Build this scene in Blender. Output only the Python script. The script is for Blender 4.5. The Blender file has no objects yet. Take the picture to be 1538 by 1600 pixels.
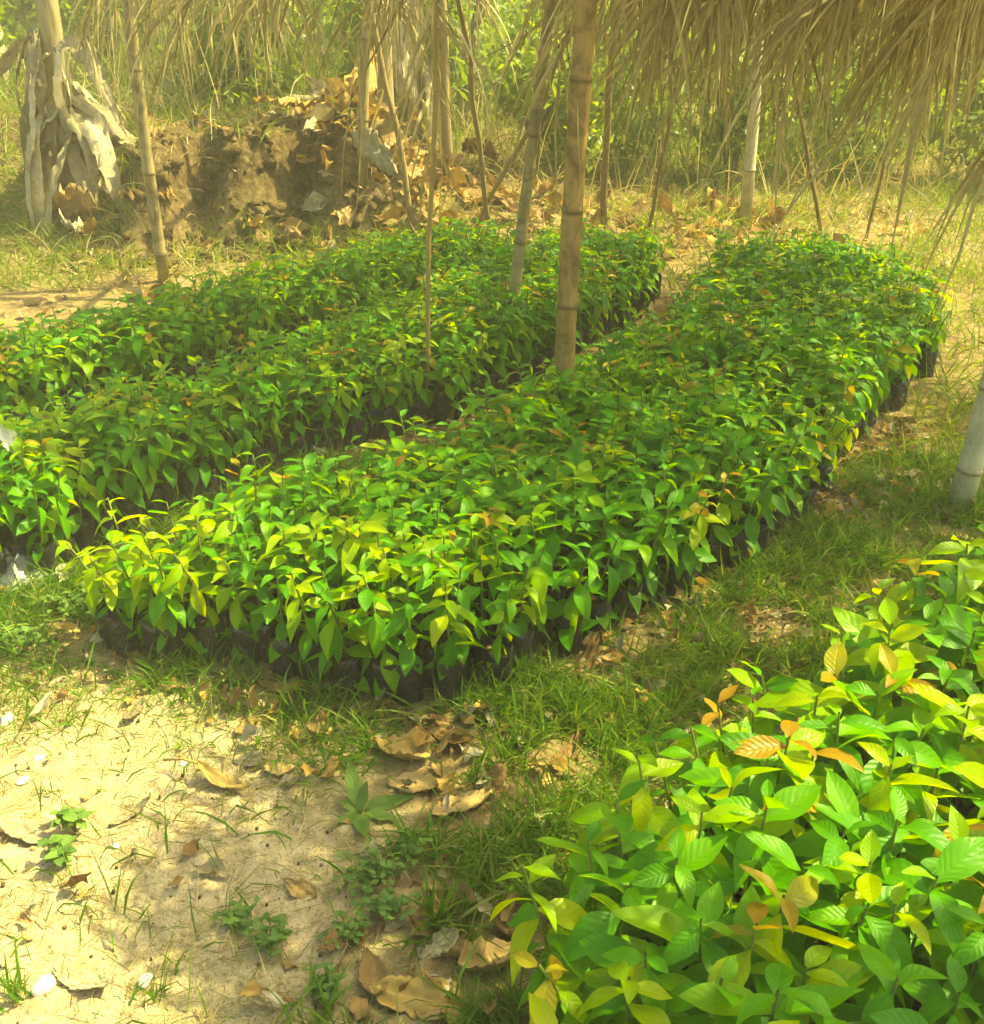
import bpy, math, random
import numpy as np
from mathutils import Vector, Matrix, Euler

# ---------------------------------------------------------------- camera, sky, sun, exposure
SC = bpy.context.scene
COL = SC.collection
CAM_H, PITCH, FPX = 1.6, math.radians(26.7), 1640.0
cd = bpy.data.cameras.new('camera'); cam = bpy.data.objects.new('camera', cd); COL.objects.link(cam)
cam.location = (0, 0, CAM_H); cam.rotation_euler = (math.pi/2 - PITCH, 0, 0)
cd.sensor_fit = 'VERTICAL'; cd.angle = 2*math.atan(800/FPX); cd.clip_start = 0.02; cd.clip_end = 2000
SC.camera = cam
SUN_AZ = math.radians(72)          # from +Y (away from the camera) towards +X
SUN_EL = math.radians(56)
w = bpy.data.worlds.new('World'); SC.world = w; w.use_nodes = True
nt = w.node_tree; nt.nodes.clear()
sky = nt.nodes.new('ShaderNodeTexSky'); sky.sky_type = 'NISHITA'; sky.sun_disc = False
sky.sun_elevation = SUN_EL; sky.sun_rotation = SUN_AZ; sky.dust_density = 4.0; sky.air_density = 1.0; sky.ozone_density = 0.6
bg = nt.nodes.new('ShaderNodeBackground'); bg.inputs['Strength'].default_value = 0.15
wo = nt.nodes.new('ShaderNodeOutputWorld')
nt.links.new(sky.outputs[0], bg.inputs[0]); nt.links.new(bg.outputs[0], wo.inputs[0])
sd = bpy.data.lights.new('sun', 'SUN'); sun = bpy.data.objects.new('sun', sd); COL.objects.link(sun)
sd.energy = 4.6; sd.angle = math.radians(0.6); sd.color = (1.0, 0.91, 0.62)
SUNV = Vector((math.sin(SUN_AZ)*math.cos(SUN_EL), math.cos(SUN_AZ)*math.cos(SUN_EL), math.sin(SUN_EL)))
sun.rotation_euler = SUNV.to_track_quat('Z', 'Y').to_euler(); sun.location = SUNV*30
vs = SC.view_settings
vs.view_transform = 'Standard'; vs.look = 'None'; vs.gamma = 1.0; vs.use_curve_mapping = False
vs.exposure = 1.8
vs.use_white_balance = True; vs.white_balance_temperature = 9000; vs.white_balance_tint = -12
SC.cycles.max_bounces = 7; SC.cycles.use_adaptive_sampling = True; SC.cycles.adaptive_threshold = 0.03; SC.cycles.transparent_max_bounces = 6

RNG = np.random.default_rng(11)
random.seed(11)
R = math.radians

def P(px, py, z=0.0):
    """a pixel of the 1538x1600 photograph -> the point of the place at height z"""
    x = (px-769)/FPX; u = -(py-800)/FPX
    d = (x, math.cos(PITCH)+u*math.sin(PITCH), -math.sin(PITCH)+u*math.cos(PITCH))
    t = (z-CAM_H)/d[2]
    return Vector((d[0]*t, d[1]*t, z))
def PD(px, py, Y):
    """a pixel and a distance Y along the ground -> point"""
    x = (px-769)/FPX; u = -(py-800)/FPX
    d = (x, math.cos(PITCH)+u*math.sin(PITCH), -math.sin(PITCH)+u*math.cos(PITCH))
    t = Y/d[1]
    return Vector((d[0]*t, Y, CAM_H+d[2]*t))

# ---------------------------------------------------------------- helpers
def tag(o, label=None, cat=None, group=None, kind=None):
    if label: o['label'] = label
    if cat: o['category'] = cat
    if group: o['group'] = group
    if kind: o['kind'] = kind
    return o
def link(name, data, parent=None):
    o = bpy.data.objects.new(name, data); COL.objects.link(o)
    if parent: o.parent = parent
    return o
def empty(name, loc=(0, 0, 0), rz=0):
    o = link(name, None); o.location = loc; o.rotation_euler = (0, 0, rz); o.empty_display_size = 0.1
    return o
def mesh(name, V, F, mats, luv=None, mi=None, smooth=True):
    V = np.asarray(V, np.float32).reshape(-1, 3); F = np.asarray(F, np.int32)
    k = F.shape[1]
    me = bpy.data.meshes.new(name)
    me.vertices.add(len(V)); me.vertices.foreach_set('co', V.ravel())
    me.loops.add(F.size); me.loops.foreach_set('vertex_index', F.ravel())
    me.polygons.add(len(F)); me.polygons.foreach_set('loop_start', np.arange(0, F.size, k, dtype=np.int32))
    for m in (mats if isinstance(mats, (list, tuple)) else [mats]): me.materials.append(m)
    if mi is not None: me.polygons.foreach_set('material_index', np.asarray(mi, np.int32))
    if luv is not None:
        a = me.attributes.new('luv', 'FLOAT_VECTOR', 'POINT'); a.data.foreach_set('vector', np.asarray(luv, np.float32).ravel())
    me.update(calc_edges=True); me.validate()
    if smooth: me.polygons.foreach_set('use_smooth', np.ones(len(me.polygons), bool))
    return me
class MB:
    """collects vertices / quads / luv of several pieces of one mesh"""
    def __init__(s): s.V = []; s.F = []; s.L = []; s.M = []; s.n = 0
    def add(s, V, F, L=None, m=0):
        V = np.asarray(V, float).reshape(-1, 3); F = np.asarray(F, int)
        s.V.append(V); s.F.append(F+s.n); s.n += len(V)
        s.L.append(np.zeros((len(V), 3)) if L is None else np.asarray(L, float)); s.M.append(np.full(len(F), m))
    def mesh(s, name, mats, smooth=True):
        return mesh(name, np.concatenate(s.V), np.concatenate(s.F), mats, np.concatenate(s.L), np.concatenate(s.M), smooth)
def norm(a): return a/np.maximum(np.linalg.norm(a, axis=-1, keepdims=True), 1e-9)
def ribbons(base, d, length, width, droop=0.0, segs=4, side=None, curl=0.0, taper=1.0, jitter=0.0, rng=RNG):
    """N ribbons that start along d and bend down; returns V, F, L"""
    base = np.asarray(base, float); N = len(base); d = norm(np.asarray(d, float))
    length = np.broadcast_to(length, N).astype(float); width = np.broadcast_to(width, N).astype(float); droop = np.broadcast_to(droop, N).astype(float)
    if side is None: side = rng.normal(size=(N, 3))*[1, 1, 0.25]
    p = base.copy(); pts = []; r = rng.random(N)
    for k in range(segs+1):
        t = k/segs
        s = norm(np.cross(d, side))
        wd = width*np.clip(1-t**1.6*taper, 0.04, 1)*(0.55+0.45*min(1, t*4))
        pts.append((p-s*wd[:, None]/2, p+s*wd[:, None]/2))
        p = p+d*(length/segs)[:, None]
        d = norm(d+np.array([0, 0, -1])*droop[:, None]/segs+rng.normal(size=(N, 3))*jitter)
    V = np.zeros((N, segs+1, 2, 3)); L = np.zeros((N, segs+1, 2, 3))
    for k, (a, b) in enumerate(pts):
        V[:, k, 0] = a; V[:, k, 1] = b
        L[:, k, :, 0] = k/segs; L[:, k, 0, 1] = -1; L[:, k, 1, 1] = 1; L[:, k, :, 2] = r[:, None]
    f = np.array([[2*k, 2*k+1, 2*k+3, 2*k+2] for k in range(segs)])
    F = (np.arange(N)[:, None, None]*(2*(segs+1))+f[None]).reshape(-1, 4)
    return V.reshape(-1, 3), F, L.reshape(-1, 3)
def tube(path, rad, n=8, cap=True, rnd=0.0):
    path = np.asarray(path, float); K = len(path); rad = np.broadcast_to(rad, K).astype(float)
    tan = norm(np.gradient(path, axis=0)); ref = np.array([0.31, 0.17, 0.93]) if abs(tan[0][2]) < 0.8 else np.array([1.0, 0.1, 0.0])
    a = norm(np.cross(tan, ref)); b = np.cross(tan, a)
    th = np.linspace(0, 2*math.pi, n, endpoint=False)
    V = path[:, None]+rad[:, None, None]*(np.cos(th)[None, :, None]*a[:, None]+np.sin(th)[None, :, None]*b[:, None])
    V = V.reshape(-1, 3)
    F = [[i*n+j, i*n+(j+1) % n, (i+1)*n+(j+1) % n, (i+1)*n+j] for i in range(K-1) for j in range(n)]
    L = np.zeros((K*n, 3)); L[:, 0] = np.repeat(np.linspace(0, 1, K), n); L[:, 1] = np.tile(np.arange(n)/n, K); L[:, 2] = rnd
    if cap:
        V = np.concatenate([V, path[:1], path[-1:]]); L = np.concatenate([L, [[0, 0, rnd]], [[1, 0, rnd]]])
        c0, c1 = K*n, K*n+1
        for j in range(0, n, 2):
            F.append([c0, (j+2) % n, (j+1) % n, j]); o = (K-1)*n
            F.append([c1, o+j, o+(j+1) % n, o+(j+2) % n])
    return V, np.array(F), L
def wob(x, y, s=1.0, o=0.0):
    x = np.asarray(x, float)*s; y = np.asarray(y, float)*s
    return (np.sin(x*1.7+1.3*np.sin(y*1.1+o)+o)+np.sin(y*2.3+1.7*np.sin(x*0.9+2*o)+1.1)+0.5*np.sin(x*4.1+y*3.3+o)+0.5*np.sin(x*5.3-y*4.7+2.2*o))/3.0
def inpoly(x, y, poly):
    x = np.asarray(x, float); y = np.asarray(y, float); c = np.zeros(x.shape, bool); n = len(poly)
    for i in range(n):
        x0, y0 = poly[i]; x1, y1 = poly[i-1]
        m = ((y0 > y) != (y1 > y)); xi = (x1-x0)*(y-y0)/((y1-y0) if y1 != y0 else 1e-9)+x0
        c ^= m & (x < xi)
    return c
def pdist(x, y, poly):
    """distance to the outline of poly"""
    x = np.asarray(x, float); y = np.asarray(y, float); best = np.full(x.shape, 1e9)
    for i in range(len(poly)):
        ax, ay = poly[i-1]; bx, by = poly[i]; dx, dy = bx-ax, by-ay
        t = np.clip(((x-ax)*dx+(y-ay)*dy)/(dx*dx+dy*dy+1e-12), 0, 1)
        best = np.minimum(best, np.hypot(x-ax-t*dx, y-ay-t*dy))
    return best
def sstep(a, b, v):
    t = np.clip((np.asarray(v, float)-a)/(b-a), 0, 1); return t*t*(3-2*t)

# ---------------------------------------------------------------- materials
class NT:
    def __init__(s, name):
        s.m = bpy.data.materials.new(name); s.m.use_nodes = True; s.t = s.m.node_tree; s.t.nodes.clear()
        s.out = s.n('ShaderNodeOutputMaterial')
    def n(s, ty, **kw):
        x = s.t.nodes.new(ty)
        for k, v in kw.items(): setattr(x, k, v)
        return x
    def put(s, sock, v):
        if isinstance(v, bpy.types.NodeSocket): s.t.links.new(v, sock)
        elif isinstance(v, (tuple, list)) and len(v) == 3 and sock.type == 'RGBA': sock.default_value = (*v, 1)
        else: sock.default_value = v
    def math(s, op, a, b=0.0, c=0.0, clamp=False):
        x = s.n('ShaderNodeMath', operation=op, use_clamp=clamp); s.put(x.inputs[0], a); s.put(x.inputs[1], b); s.put(x.inputs[2], c); return x.outputs[0]
    def mix(s, f, a, b, mode='MIX'):
        x = s.n('ShaderNodeMix', data_type='RGBA', blend_type=mode); s.put(x.inputs[0], f); s.put(x.inputs[6], a); s.put(x.inputs[7], b); return x.outputs[2]
    def ramp(s, f, stops, interp='LINEAR'):
        x = s.n('ShaderNodeValToRGB'); x.color_ramp.interpolation = interp; e = x.color_ramp.elements
        while len(e) < len(stops): e.new(0.5)
        for i, (p, c) in enumerate(stops): e[i].position = p; e[i].color = (*c, 1)
        s.put(x.inputs[0], f); return x.outputs[0]
    def noise(s, scale, detail=3.0, vec=None, rough=0.55, dist=0.0):
        x = s.n('ShaderNodeTexNoise'); x.inputs['Scale'].default_value = scale; x.inputs['Detail'].default_value = detail
        x.inputs['Roughness'].default_value = rough; x.inputs['Distortion'].default_value = dist
        if vec is not None: s.t.links.new(vec, x.inputs['Vector'])
        return x.outputs['Fac']
    def pos(s): return s.n('ShaderNodeNewGeometry').outputs['Position']
    def obj(s): return s.n('ShaderNodeTexCoord').outputs['Object']
    def luv(s):
        a = s.n('ShaderNodeAttribute'); a.attribute_name = 'luv'; x = s.n('ShaderNodeSeparateXYZ'); s.t.links.new(a.outputs['Vector'], x.inputs[0]); return x.outputs
    def rnd(s, r):
        o = s.n('ShaderNodeObjectInfo').outputs['Random']; return s.math('FRACT', s.math('ADD', o, r))
    def bump(s, h, strength=0.4, dist=0.01):
        x = s.n('ShaderNodeBump'); x.inputs['Strength'].default_value = strength; x.inputs['Distance'].default_value = dist; s.put(x.inputs['Height'], h); return x.outputs[0]
    def bsdf(s, col, rough=0.6, spec=0.4, normal=None):
        b = s.n('ShaderNodeBsdfPrincipled'); s.put(b.inputs['Base Color'], col); s.put(b.inputs['Roughness'], rough); s.put(b.inputs['Specular IOR Level'], spec)
        if normal is not None: s.put(b.inputs['Normal'], normal)
        return b.outputs[0]
    def transl(s, bs, col, f, normal=None):
        t = s.n('ShaderNodeBsdfTranslucent'); s.put(t.inputs[0], col)
        x = s.n('ShaderNodeMixShader'); s.put(x.inputs[0], f); s.t.links.new(bs, x.inputs[1]); s.t.links.new(t.outputs[0], x.inputs[2]); return x.outputs[0]
    def done(s, sh): s.t.links.new(sh, s.out.inputs['Surface']); return s.m

def leaf_mat(name, stops, tcol, tf=0.4, rough=0.36, nveins=8.0):
    """broad leaf with midrib and side veins; luv = along, across, random"""
    n = NT(name); u, v, r = n.luv(); rr = n.rnd(r)
    av = n.math('ABSOLUTE', v)
    mid = n.math('SUBTRACT', 1.0, n.math('MULTIPLY', av, 9.0), clamp=True)
    ph = n.math('FRACT', n.math('SUBTRACT', n.math('MULTIPLY', u, nveins), n.math('MULTIPLY', av, 1.8)))
    tri = n.math('ABSOLUTE', n.math('SUBTRACT', ph, 0.5))               # 0.5 on the vein
    vein = n.math('MULTIPLY', n.math('SUBTRACT', tri, 0.38, clamp=True), 8.0, clamp=True)
    vv = n.math('MAXIMUM', mid, n.math('MULTIPLY', vein, 0.6))
    base = n.ramp(rr, stops)
    blot = n.noise(6.0, 4.0, n.obj())
    base = n.mix(n.math('MULTIPLY', blot, 0.7), base, n.mix(1.0, base, (0.55, 0.6, 0.5), 'MULTIPLY'))
    base = n.mix(n.math('MULTIPLY', vv, 0.22), base, n.mix(1.0, base, (1.9, 1.7, 2.0), 'MULTIPLY'))
    spot = n.math('MULTIPLY', n.math('SUBTRACT', n.noise(17.0, 2.0, n.obj()), 0.68, clamp=True), 14.0, clamp=True)
    base = n.mix(n.math('MULTIPLY', spot, 0.75), base, (0.16, 0.10, 0.03))
    h = n.math('ADD', n.math('MULTIPLY', tri, -1.2), n.math('MULTIPLY', mid, -0.8))
    nb = n.bump(h, 0.35, 0.003)
    b = n.bsdf(base, rough, 0.24, nb)
    tc = n.mix(1.0, base, tcol, 'MULTIPLY')
    return n.done(n.transl(b, tc, tf))
M = {}
M['leaf'] = leaf_mat('seedling_leaf_green', [(0, (0.050, 0.200, 0.003)), (0.45, (0.072, 0.255, 0.003)), (0.8, (0.110, 0.310, 0.004)), (1, (0.20, 0.37, 0.005))], (4.2, 2.2, 0.45), 0.42, 0.44)
M['leafy'] = leaf_mat('seedling_leaf_yellow_green', [(0, (0.19, 0.36, 0.006)), (1, (0.33, 0.40, 0.008))], (2.4, 2.0, 0.6), 0.5)
M['leafo'] = leaf_mat('seedling_leaf_orange_young', [(0, (0.33, 0.17, 0.012)), (0.5, (0.34, 0.22, 0.014)), (1, (0.26, 0.25, 0.012))], (2.0, 1.8, 0.8))
def simple_mat(name, stops, rough=0.7, spec=0.25, nscale=30.0, bstr=0.3, bdist=0.01, tf=0.0, tcol=(1.5, 1.4, 1.0), stretch=None, mottle=0.35):
    n = NT(name); u, v, r = n.luv(); rr = n.rnd(r)
    vec = n.obj()
    if stretch:
        mp = n.n('ShaderNodeMapping'); n.t.links.new(vec, mp.inputs[0]); mp.inputs['Scale'].default_value = stretch; vec = mp.outputs[0]
    nz = n.noise(nscale, 4.0, vec)
    base = n.ramp(n.math('ADD', n.math('MULTIPLY', rr, 1-mottle), n.math('MULTIPLY', nz, mottle)), stops)
    base = n.mix(nz, n.mix(1.0, base, (0.72, 0.70, 0.66), 'MULTIPLY'), base)
    b = n.bsdf(base, rough, spec, n.bump(nz, bstr, bdist))
    if tf: b = n.transl(b, n.mix(1.0, base, tcol, 'MULTIPLY'), tf)
    return n.done(b)
M['stem'] = simple_mat('seedling_stem', [(0, (0.12, 0.15, 0.025)), (1, (0.20, 0.24, 0.05))])
M['bag'] = simple_mat('black_polythene', [(0, (0.010, 0.010, 0.011)), (1, (0.03, 0.03, 0.032))], 0.32, 0.6, 24, 1.0, 0.02)
M['soil'] = simple_mat('potting_soil', [(0, (0.06, 0.035, 0.015)), (1, (0.20, 0.13, 0.06))], 0.95, 0.1, 90, 0.8, 0.02)
M['clod'] = simple_mat('bank_soil', [(0, (0.06, 0.04, 0.018)), (1, (0.17, 0.12, 0.055))], 0.95, 0.1, 60, 0.8, 0.02)
M['straw'] = simple_mat('dry_palm_leaflet', [(0, (0.17, 0.135, 0.055)), (0.45, (0.34, 0.28, 0.125)), (0.8, (0.50, 0.43, 0.23)), (1, (0.66, 0.60, 0.38))], 0.6, 0.3, 20, 0.2, 0.004, tf=0.22)
M['rachis'] = simple_mat('palm_frond_rib', [(0, (0.22, 0.15, 0.05)), (1, (0.42, 0.31, 0.12))], 0.6, 0.3, 30)
M['grass'] = simple_mat('path_grass', [(0, (0.06, 0.16, 0.010)), (0.6, (0.10, 0.22, 0.016)), (0.85, (0.18, 0.26, 0.04)), (1, (0.38, 0.32, 0.12))], 0.55, 0.3, 6, 0.1, 0.002, tf=0.35, tcol=(2.0, 1.7, 0.8), mottle=0.15)
M['drygrass'] = simple_mat('dry_grass', [(0, (0.22, 0.19, 0.06)), (0.5, (0.40, 0.32, 0.13)), (1, (0.55, 0.46, 0.22))], 0.6, 0.3, 6, 0.1, 0.002, tf=0.25, mottle=0.15)
M['lime'] = simple_mat('background_foliage', [(0, (0.07, 0.13, 0.015)), (0.6, (0.14, 0.22, 0.02)), (1, (0.26, 0.32, 0.04))], 0.5, 0.35, 3, 0.1, 0.002, tf=0.4, tcol=(2.2, 1.9, 0.9), mottle=0.3)
for nm_, a_, b_, c_ in (('veined_dead', (0.13, 0.07, 0.024), (0.27, 0.165, 0.06), (0.40, 0.27, 0.11)), ('veined_deadgold', (0.25, 0.14, 0.035), (0.40, 0.25, 0.07), (0.52, 0.36, 0.12)), ('veined_deadgrey', (0.18, 0.14, 0.08), (0.33, 0.27, 0.16), (0.48, 0.41, 0.26))):
    M[nm_] = leaf_mat(nm_, [(0, a_), (0.5, b_), (1, c_)], (1.4, 1.3, 1.0), 0.15, 0.8, 7.0)
M['veined_bleached'] = leaf_mat('veined_bleached', [(0, (0.55, 0.50, 0.38)), (1, (0.72, 0.68, 0.55))], (1.2, 1.2, 1.0), 0.2, 0.7, 7.0)  # white leaf colour stands in for blown-out sunlight
M['dead'] = simple_mat('dead_leaf_brown', [(0.15, (0.12, 0.065, 0.022)), (0.5, (0.27, 0.165, 0.06)), (0.85, (0.42, 0.29, 0.12))], 0.75, 0.2, 30, 0.8, 0.012, tf=0.15, mottle=0.55)
M['deadgold'] = simple_mat('dead_leaf_golden', [(0.15, (0.22, 0.12, 0.03)), (0.5, (0.40, 0.25, 0.07)), (0.85, (0.54, 0.38, 0.13))], 0.7, 0.25, 26, 0.8, 0.012, tf=0.2, mottle=0.55)
M['deadgrey'] = simple_mat('dead_leaf_grey', [(0.15, (0.16, 0.13, 0.07)), (0.5, (0.34, 0.29, 0.18)), (0.85, (0.52, 0.46, 0.31))], 0.8, 0.2, 22, 0.8, 0.012, tf=0.12, mottle=0.55)
M['bleached'] = simple_mat('bleached_leaf', [(0.15, (0.30, 0.26, 0.16)), (0.5, (0.48, 0.43, 0.30)), (0.85, (0.66, 0.62, 0.48))], 0.8, 0.2, 22, 0.8, 0.012, tf=0.15, mottle=0.5)
M['bark'] = simple_mat('shrub_bark', [(0, (0.10, 0.075, 0.04)), (1, (0.24, 0.19, 0.10))], 0.9, 0.15, 30, 0.8, 0.02, stretch=(1, 1, 0.2))
M['twig'] = simple_mat('dry_twig', [(0, (0.14, 0.10, 0.045)), (1, (0.32, 0.25, 0.12))], 0.8, 0.2, 40)
M['bananatrunk'] = simple_mat('banana_trunk', [(0.2, (0.16, 0.12, 0.05)), (0.8, (0.46, 0.40, 0.22))], 0.75, 0.25, 22, 0.6, 0.02, stretch=(1, 1, 0.15), mottle=0.9)
M['stone'] = simple_mat('pale_stone', [(0, (0.62, 0.58, 0.48)), (1, (0.82, 0.80, 0.74))], 0.8, 0.25, 14, 0.4, 0.01)
M['plastic'] = simple_mat('sunlit_grey_polybag', [(0, (0.20, 0.20, 0.19)), (1, (0.34, 0.34, 0.33))], 0.38, 0.5, 14, 0.8, 0.02)  # sunlit grey painted onto the empty polybags
def bamboo_mat(name, c0, c1, nodecol, blotch):
    n = NT(name); u, v, r = n.luv()
    mp = n.n('ShaderNodeMapping'); n.t.links.new(n.obj(), mp.inputs[0]); mp.inputs['Scale'].default_value = (1, 1, 0.06)
    fib = n.noise(120, 3, mp.outputs[0]); big = n.noise(11, 5, n.obj(), 0.65, 0.8)
    base = n.mix(fib, c0, c1); base = n.mix(n.ramp(big, [(0.42, (0, 0, 0)), (0.62, (1, 1, 1))]), base, blotch)
    base = n.mix(r, base, nodecol)                                       # r = 1 at the nodes
    return n.done(n.bsdf(base, 0.55, 0.35, n.bump(fib, 0.7, 0.006)))
M['bamboo'] = bamboo_mat('weathered_bamboo', (0.20, 0.16, 0.07), (0.38, 0.31, 0.15), (0.12, 0.09, 0.04), (0.14, 0.11, 0.05))
M['bamboo_grey'] = bamboo_mat('grey_bamboo', (0.40, 0.36, 0.22), (0.54, 0.50, 0.33), (0.18, 0.15, 0.08), (0.33, 0.30, 0.17))
M['bamboo_tan'] = bamboo_mat('tan_bamboo', (0.20, 0.125, 0.038), (0.36, 0.24, 0.08), (0.10, 0.06, 0.025), (0.13, 0.08, 0.026))

# ---------------------------------------------------------------- beds (outlines on the ground)
BED = {
 'A': [(-1.14, 2.36), (-0.92, 2.60), (-0.38, 3.05), (-0.06, 3.42), (0.34, 4.0), (0.82, 4.72), (1.31, 5.95), (1.95, 6.05), (2.20, 5.30), (2.10, 4.66),
       (1.34, 3.54), (1.02, 3.02), (0.66, 2.63), (0.40, 2.46), (0.19, 2.28), (0.02, 2.13), (-0.20, 2.05), (-0.53, 2.18)],
 'B': [(-1.52, 2.48), (-1.28, 2.70), (-0.95, 3.24), (-0.55, 3.68), (-0.13, 4.00), (0.25, 4.42), (0.80, 5.45), (1.05, 6.1), (0.38, 6.34), (-0.72, 4.42),
       (-1.17, 3.79), (-1.72, 3.33), (-2.05, 2.9)],
 'C': [(-1.92, 3.70), (-1.40, 4.17), (-0.92, 4.70), (0.28, 6.38), (-0.07, 6.46), (-0.73, 6.0), (-1.5, 4.92), (-2.04, 4.28), (-2.45, 3.95)],
 'D': [(0.05, 0.55), (0.04, 1.13), (0.10, 1.32), (0.21, 1.45), (0.38, 1.61), (0.55, 1.77), (0.72, 1.94), (0.92, 2.15), (1.22, 2.38), (1.60, 2.35), (1.55, 0.5)],
}
SAND = [(-3, 1.0), (-0.25, 1.0), (-0.24, 1.5), (-0.27, 1.75), (-0.35, 1.95), (-0.8, 2.2), (-1.2, 2.35), (-3, 2.5)]

# ---------------------------------------------------------------- ground: one sheet to the horizon, fine near the camera
def gz(x, y):
    x = np.asarray(x, float); y = np.asarray(y, float)
    z = 0.012*wob(x, y, 2.2, 0.7)+0.006*wob(x, y, 7.0, 2.0)+0.004*wob(x, y, 19.0, 4.0)+0.004*wob(x, y, 37.0, 1.4)
    edge = 6.75+0.45*sstep(-2.6, -0.8, x)+0.16*wob(x, y, 1.9, 1.0)
    edge = edge+0.40*np.exp(-((x+2.02)/0.16)**2)+0.30*np.exp(-((x+1.35)/0.13)**2)+0.22*np.exp(-((x+2.75)/0.2)**2)
    bank = sstep(0.0, 0.55+2.0*sstep(-2.25, -2.9, x), y-edge)*sstep(-0.35, -1.1, x+0.15*wob(x, y, 2.0, 3.0))
    z = z+bank*(0.66+0.09*wob(x, y, 1.3, 2.2)+0.05*wob(x, y, 5.0, 2.5))
    z = z+bank*(0.08*wob(x, y, 8.0, 1.5)+0.045*wob(x, y, 17.0, 0.5)+0.02*wob(x, y, 41.0, 0.9))*sstep(2.6, 0.6, y-edge)
    z = z+0.22*sstep(6.9, 8.2, y)*sstep(-1.3, -0.6, x)*sstep(1.0, 0.1, x)
    z = z+0.15*sstep(9, 16, y)
    for b, h in (('A', 0.02), ('B', 0.02), ('C', 0.02), ('D', 0.02)): pass
    return z
def axis(lo, hi, fine_lo, fine_hi, step, grow=1.16):
    a = list(np.arange(fine_lo, fine_hi, step)); s = step; v = fine_hi
    while v < hi: a.append(v); s *= grow; v += s
    a.append(hi); s = step; v = fine_lo-step
    while v > lo: a.insert(0, v); s *= grow; v -= s
    a.insert(0, lo); return np.array(a)
gx = axis(-400, 400, -2.2, 2.2, 0.02, 1.07); gy = axis(-200, 600, 1.0, 2.9, 0.02, 1.018)
X, Y = np.meshgrid(gx, gy); Z = gz(X, Y)
Z += 0.004*RNG.normal(size=Z.shape)*((Y < 3.5) & (Y > 0.9))
nx = len(gx); ny = len(gy)
I = np.arange(nx*ny).reshape(ny, nx)
GF = np.stack([I[:-1, :-1], I[:-1, 1:], I[1:, 1:], I[1:, :-1]], -1).reshape(-1, 4)
sandf = inpoly(X, Y, SAND)*1.0
sd_ = pdist(X, Y, SAND); sandm = np.clip(0.5+np.where(sandf > 0, sd_, -sd_)*4+0.25*wob(X, Y, 4.0, 1.0), 0, 1)
bankm = np.clip((Z-0.08)*3, 0, 1)*(Y > 6)
GL = np.stack([sandm.ravel(), bankm.ravel(), np.zeros(nx*ny)], -1)
def ground_mat():
    n = NT('sandy_ground'); sa, ba, _ = n.luv(); p = n.pos()
    n1 = n.noise(3.0, 5, p); n2 = n.noise(26.0, 5, p); n3 = n.noise(150.0, 3, p); n4 = n.noise(9.0, 4, p, dist=0.6)
    soil = n.ramp(n2, [(0.3, (0.10, 0.066, 0.028)), (0.5, (0.18, 0.125, 0.057)), (0.72, (0.28, 0.205, 0.10))])
    sand = n.ramp(n2, [(0.25, (0.23, 0.175, 0.095)), (0.55, (0.36, 0.29, 0.17)), (0.8, (0.46, 0.385, 0.24))])
    grit = n.ramp(n3, [(0.32, (0.35, 0.33, 0.3)), (0.45, (1, 1, 1)), (0.7, (1.15, 1.12, 1.05))])
    sand = n.mix(0.7, sand, grit, 'MULTIPLY')
    f = n.math('ADD', sa, n.math('MULTIPLY', n.math('SUBTRACT', n4, 0.5), 0.9), clamp=True)
    c = n.mix(f, soil, sand)
    c = n.mix(n.math('MULTIPLY', n.ramp(n1, [(0.45, (0, 0, 0)), (0.65, (1, 1, 1))]), 0.35), c, (0.20, 0.19, 0.055))
    bk = n.ramp(n2, [(0.3, (0.045, 0.029, 0.012)), (0.55, (0.105, 0.072, 0.032)), (0.75, (0.22, 0.165, 0.085))])
    c = n.mix(ba, c, bk)
    h = n.math('ADD', n.math('MULTIPLY', n2, 1.0), n.math('MULTIPLY', n3, 0.4))
    return n.done(n.bsdf(c, 0.95, 0.1, n.bump(h, 0.8, 0.02)))
M['ground'] = ground_mat()
g = link('ground', mesh('ground', np.stack([X, Y, Z], -1), GF, M['ground'], GL)); tag(g, kind='structure')
def G(x, y): return float(gz(x, y))

# ---------------------------------------------------------------- leaves and seedlings
def leaf_arrays(nl, na, W=0.42, droop=0.25, fold=0.22, wave=0.02, tip=1.5, seed=0, twist=0.0):
    """unit leaf along +Y, upper face +Z; the first tenth is the stalk"""
    rg = np.random.default_rng(seed); V = []; L = []
    ph = rg.random(3)*6
    for i in range(nl+1):
        t = i/nl
        if t < 0.08: wv = 0.012
        else:
            s = (t-0.06)/0.94; wv = 0.5*W*max(0.0, math.sin(math.pi*min(1, s**0.86)))**0.85*(1-0.25*s**4*tip/1.5)+0.004*(1-s)
        yy = t-0.18*droop*t*t; zz = -droop*t*t+0.10*t
        for j in range(na+1):
            q = -1+2*j/na
            x = q*wv; z = zz+fold*abs(x)+wave*math.sin(9*t+ph[0]+(1.5 if q > 0 else 0))*abs(q)
            a = twist*t
            V.append((x*math.cos(a), yy, z+x*math.sin(a))); L.append((t, q, 0))
    F = [[i*(na+1)+j, i*(na+1)+j+1, (i+1)*(na+1)+j+1, (i+1)*(na+1)+j] for i in range(nl) for j in range(na)]
    return np.array(V), np.array(F), np.array(L)
VAR = [dict(droop=0.18, fold=0.25, W=0.43, seed=1), dict(droop=0.42, fold=0.30, W=0.40, seed=2, twist=0.3), dict(droop=0.60, fold=0.2, W=0.44, seed=3, twist=-0.25),
       dict(droop=0.30, fold=0.45, W=0.38, seed=4), dict(droop=0.05, fold=0.35, W=0.45, seed=5, twist=0.2), dict(droop=0.75, fold=0.3, W=0.40, seed=6)]
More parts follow.
